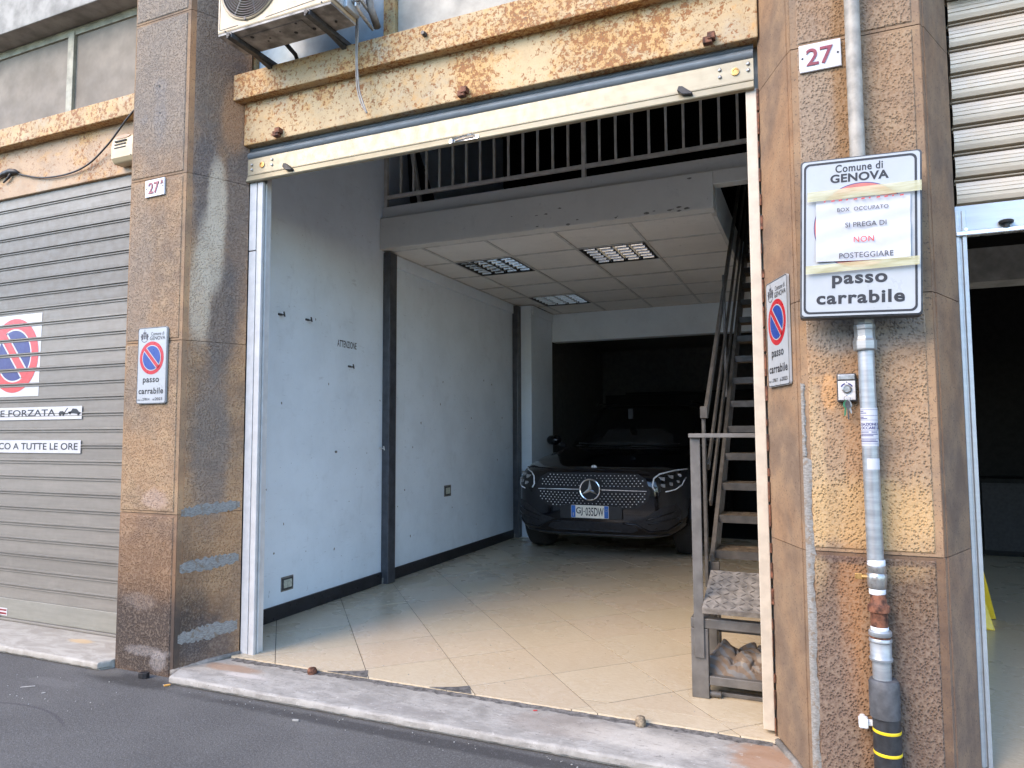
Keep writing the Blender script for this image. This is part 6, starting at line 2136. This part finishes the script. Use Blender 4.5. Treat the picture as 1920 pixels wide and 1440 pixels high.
patch('windscreen', [(-0.80, 1.19), (0, 1.165), (0.80, 1.19), (0.755, 1.43), (0.66, 1.65), (0, 1.69), (-0.66, 1.65), (-0.755, 1.43)], M['car_glass'], 0.004, 4)
line('wiper', [(-0.62, 1.215), (-0.1, 1.195), (0.10, 1.20)], 0.009, M['car_trim'], 0.014)
line('wiper', [(-0.05, 1.215), (0.45, 1.195), (0.66, 1.21)], 0.009, M['car_trim'], 0.014)
bvh = bvh_b
mr = obj('mirror_stalk', MB().box(W((-0.03, 1.78, 1.54)), W((0.03, 1.84, 1.67))), M['car_trim'], car)
for q in (-1, 1):
    mb = MB()
    mb.lathe([(0.05, -0.10), (0.085, -0.07), (0.095, 0.0), (0.085, 0.06), (0.03, 0.09)], (0, 0, 0), 'X', 14)
    vs = [W((q * (1.03 - v[0] * 1.0), 1.72 + v[1] * 0.75, 1.265 + v[2] * 0.70)) for v in mb.v]
    m2 = MB().add(vs, [f if q < 0 else f[::-1] for f in mb.f])
    m2.bar(W((q * 0.88, 1.74, 1.19)), W((q * 0.99, 1.73, 1.22)), 0.06, 0.04)
    obj('wing_mirror', m2, M['car_paint'], car, smooth=50)
    obj('roof_rail', MB().tube([W((q * 0.66, 2.5, 1.745)), W((q * 0.665, 2.62, 1.78)), W((q * 0.66, 3.7, 1.785)), W((q * 0.65, 3.85, 1.755))], 0.014, 8), M['car_trim'], car, smooth=True)
# wheels
def wheel(x, y):
    out = 1 if x > 0 else -1
    c = W((x, y, 0.372))
    prof = [(0.26, -0.115), (0.33, -0.125), (0.362, -0.105), (0.371, -0.06), (0.372, 0.0), (0.371, 0.06), (0.362, 0.105), (0.33, 0.125), (0.26, 0.115)]
    w_ = obj('wheel', MB().lathe([(0.20, out * 0.07), (0.245, out * 0.085), (0.255, out * 0.10), (0.262, out * 0.10), (0.262, -out * 0.11), (0.20, -out * 0.11)], c, 'X', 30), M['rim'], car, smooth=35)
    obj('tyre', MB().lathe(prof, c, 'X', 40), M['tyre'], w_, smooth=40)
    mb = MB()
    for k in range(10):
        t = k * math.pi / 5
        d = Vector((0, math.cos(t), math.sin(t)))
        mb.bar(c + Vector((out * 0.095, 0, 0)) + d * 0.04, c + Vector((out * 0.088, 0, 0)) + d * 0.25, 0.03, 0.03, (1, 0, 0))
    mb.lathe([(0.06, out * 0.08), (0.055, out * 0.11)], c, 'X', 16)
    obj('spokes', mb, M['rim'], w_)
    mb = MB()
    cc = W((out * 0.965, y, 0.372))
    pts = []
    for k in range(19):
        t = math.pi * k / 18
        pts.append(cc + Vector((0.0, 0.43 * math.cos(t), 0.43 * math.sin(t))))
    mb.tube(pts, 0.030, 8)
    obj('wheel_arch', mb, M['car_trim'], car, smooth=True)
for y in (0.88, 3.92):
    for x in (-0.872, 0.872):
        wheel(x, y)

# ------------------------------------------------------------------ litter on the road and sill
def bit(name, x, y, z, L_, W_, H_, a, m, label):
    t = R(a)
    d = Vector((math.cos(t), math.sin(t), 0)); s_ = Vector((-math.sin(t), math.cos(t), 0))
    c = Vector((x, y, z + 0.001))
    P = [c + d * (L_ * p) + s_ * (W_ * q) for p, q in ((-0.5, -0.4), (0.1, -0.5), (0.5, -0.3), (0.45, 0.45), (-0.2, 0.5), (-0.5, 0.3))]
    return obj(name, MB().prism(P, (0, 0, H_)), m, bevel=min(0.002, H_ * 0.3), label=label, cat='litter', loc=(x, y, z))
bit('cigarette_end', -2.42, -0.22, 0.0, 0.034, 0.011, 0.009, 12, M['litter'], 'white cigarette end on the asphalt in front of the sill')
bit('litter_scrap', -3.43, -0.105, 0.0, 0.035, 0.012, 0.008, 50, M['orange_litter'], 'small orange scrap at the left end of the garage sill')
bit('stone_lump', -3.67, -0.06, 0.0, 0.055, 0.04, 0.03, 10, M['black_rubber'], 'dark lump at the foot of the sooty left pillar')
bit('litter_scrap', -4.15, -0.42, 0.0, 0.075, 0.014, 0.003, 38, M['litter'], 'long pale scrap on the asphalt near the cream sill')
bit('litter_scrap', -3.97, -0.45, 0.0, 0.02, 0.012, 0.003, 60, M['litter'], 'tiny pale scrap on the asphalt in front of the left pillar')
bit('leaf_scrap', -1.32, 0.23, 0.053, 0.022, 0.010, 0.003, 20, M['pale_red2'], 'tiny red scrap on the back edge of the garage sill')
rnd = random.Random(77)
mb = MB()
for k in range(120):
    if k < 55:
        x, y, z = rnd.uniform(-3.3, -0.5), -0.09 - abs(rnd.gauss(0, 0.07)) - 0.008, 0.0
    elif k < 85:
        x, y, z = rnd.uniform(-4.6, -3.4), rnd.uniform(-0.6, -0.08), 0.0
    else:
        x, y, z = rnd.uniform(-3.1, -0.4), rnd.uniform(0.30, 1.2), 0.0664
    s_ = rnd.uniform(0.001, 0.0038)
    P = [(x + s_ * math.cos(a) * rnd.uniform(0.6, 1.3), y + s_ * math.sin(a) * rnd.uniform(0.6, 1.3), z) for a in [q * math.pi * 2 / 5 for q in range(5)]]
    mb.prism(P, (0, 0, s_ * 0.8))
obj('grit', mb, M['litter'], kind='stuff')
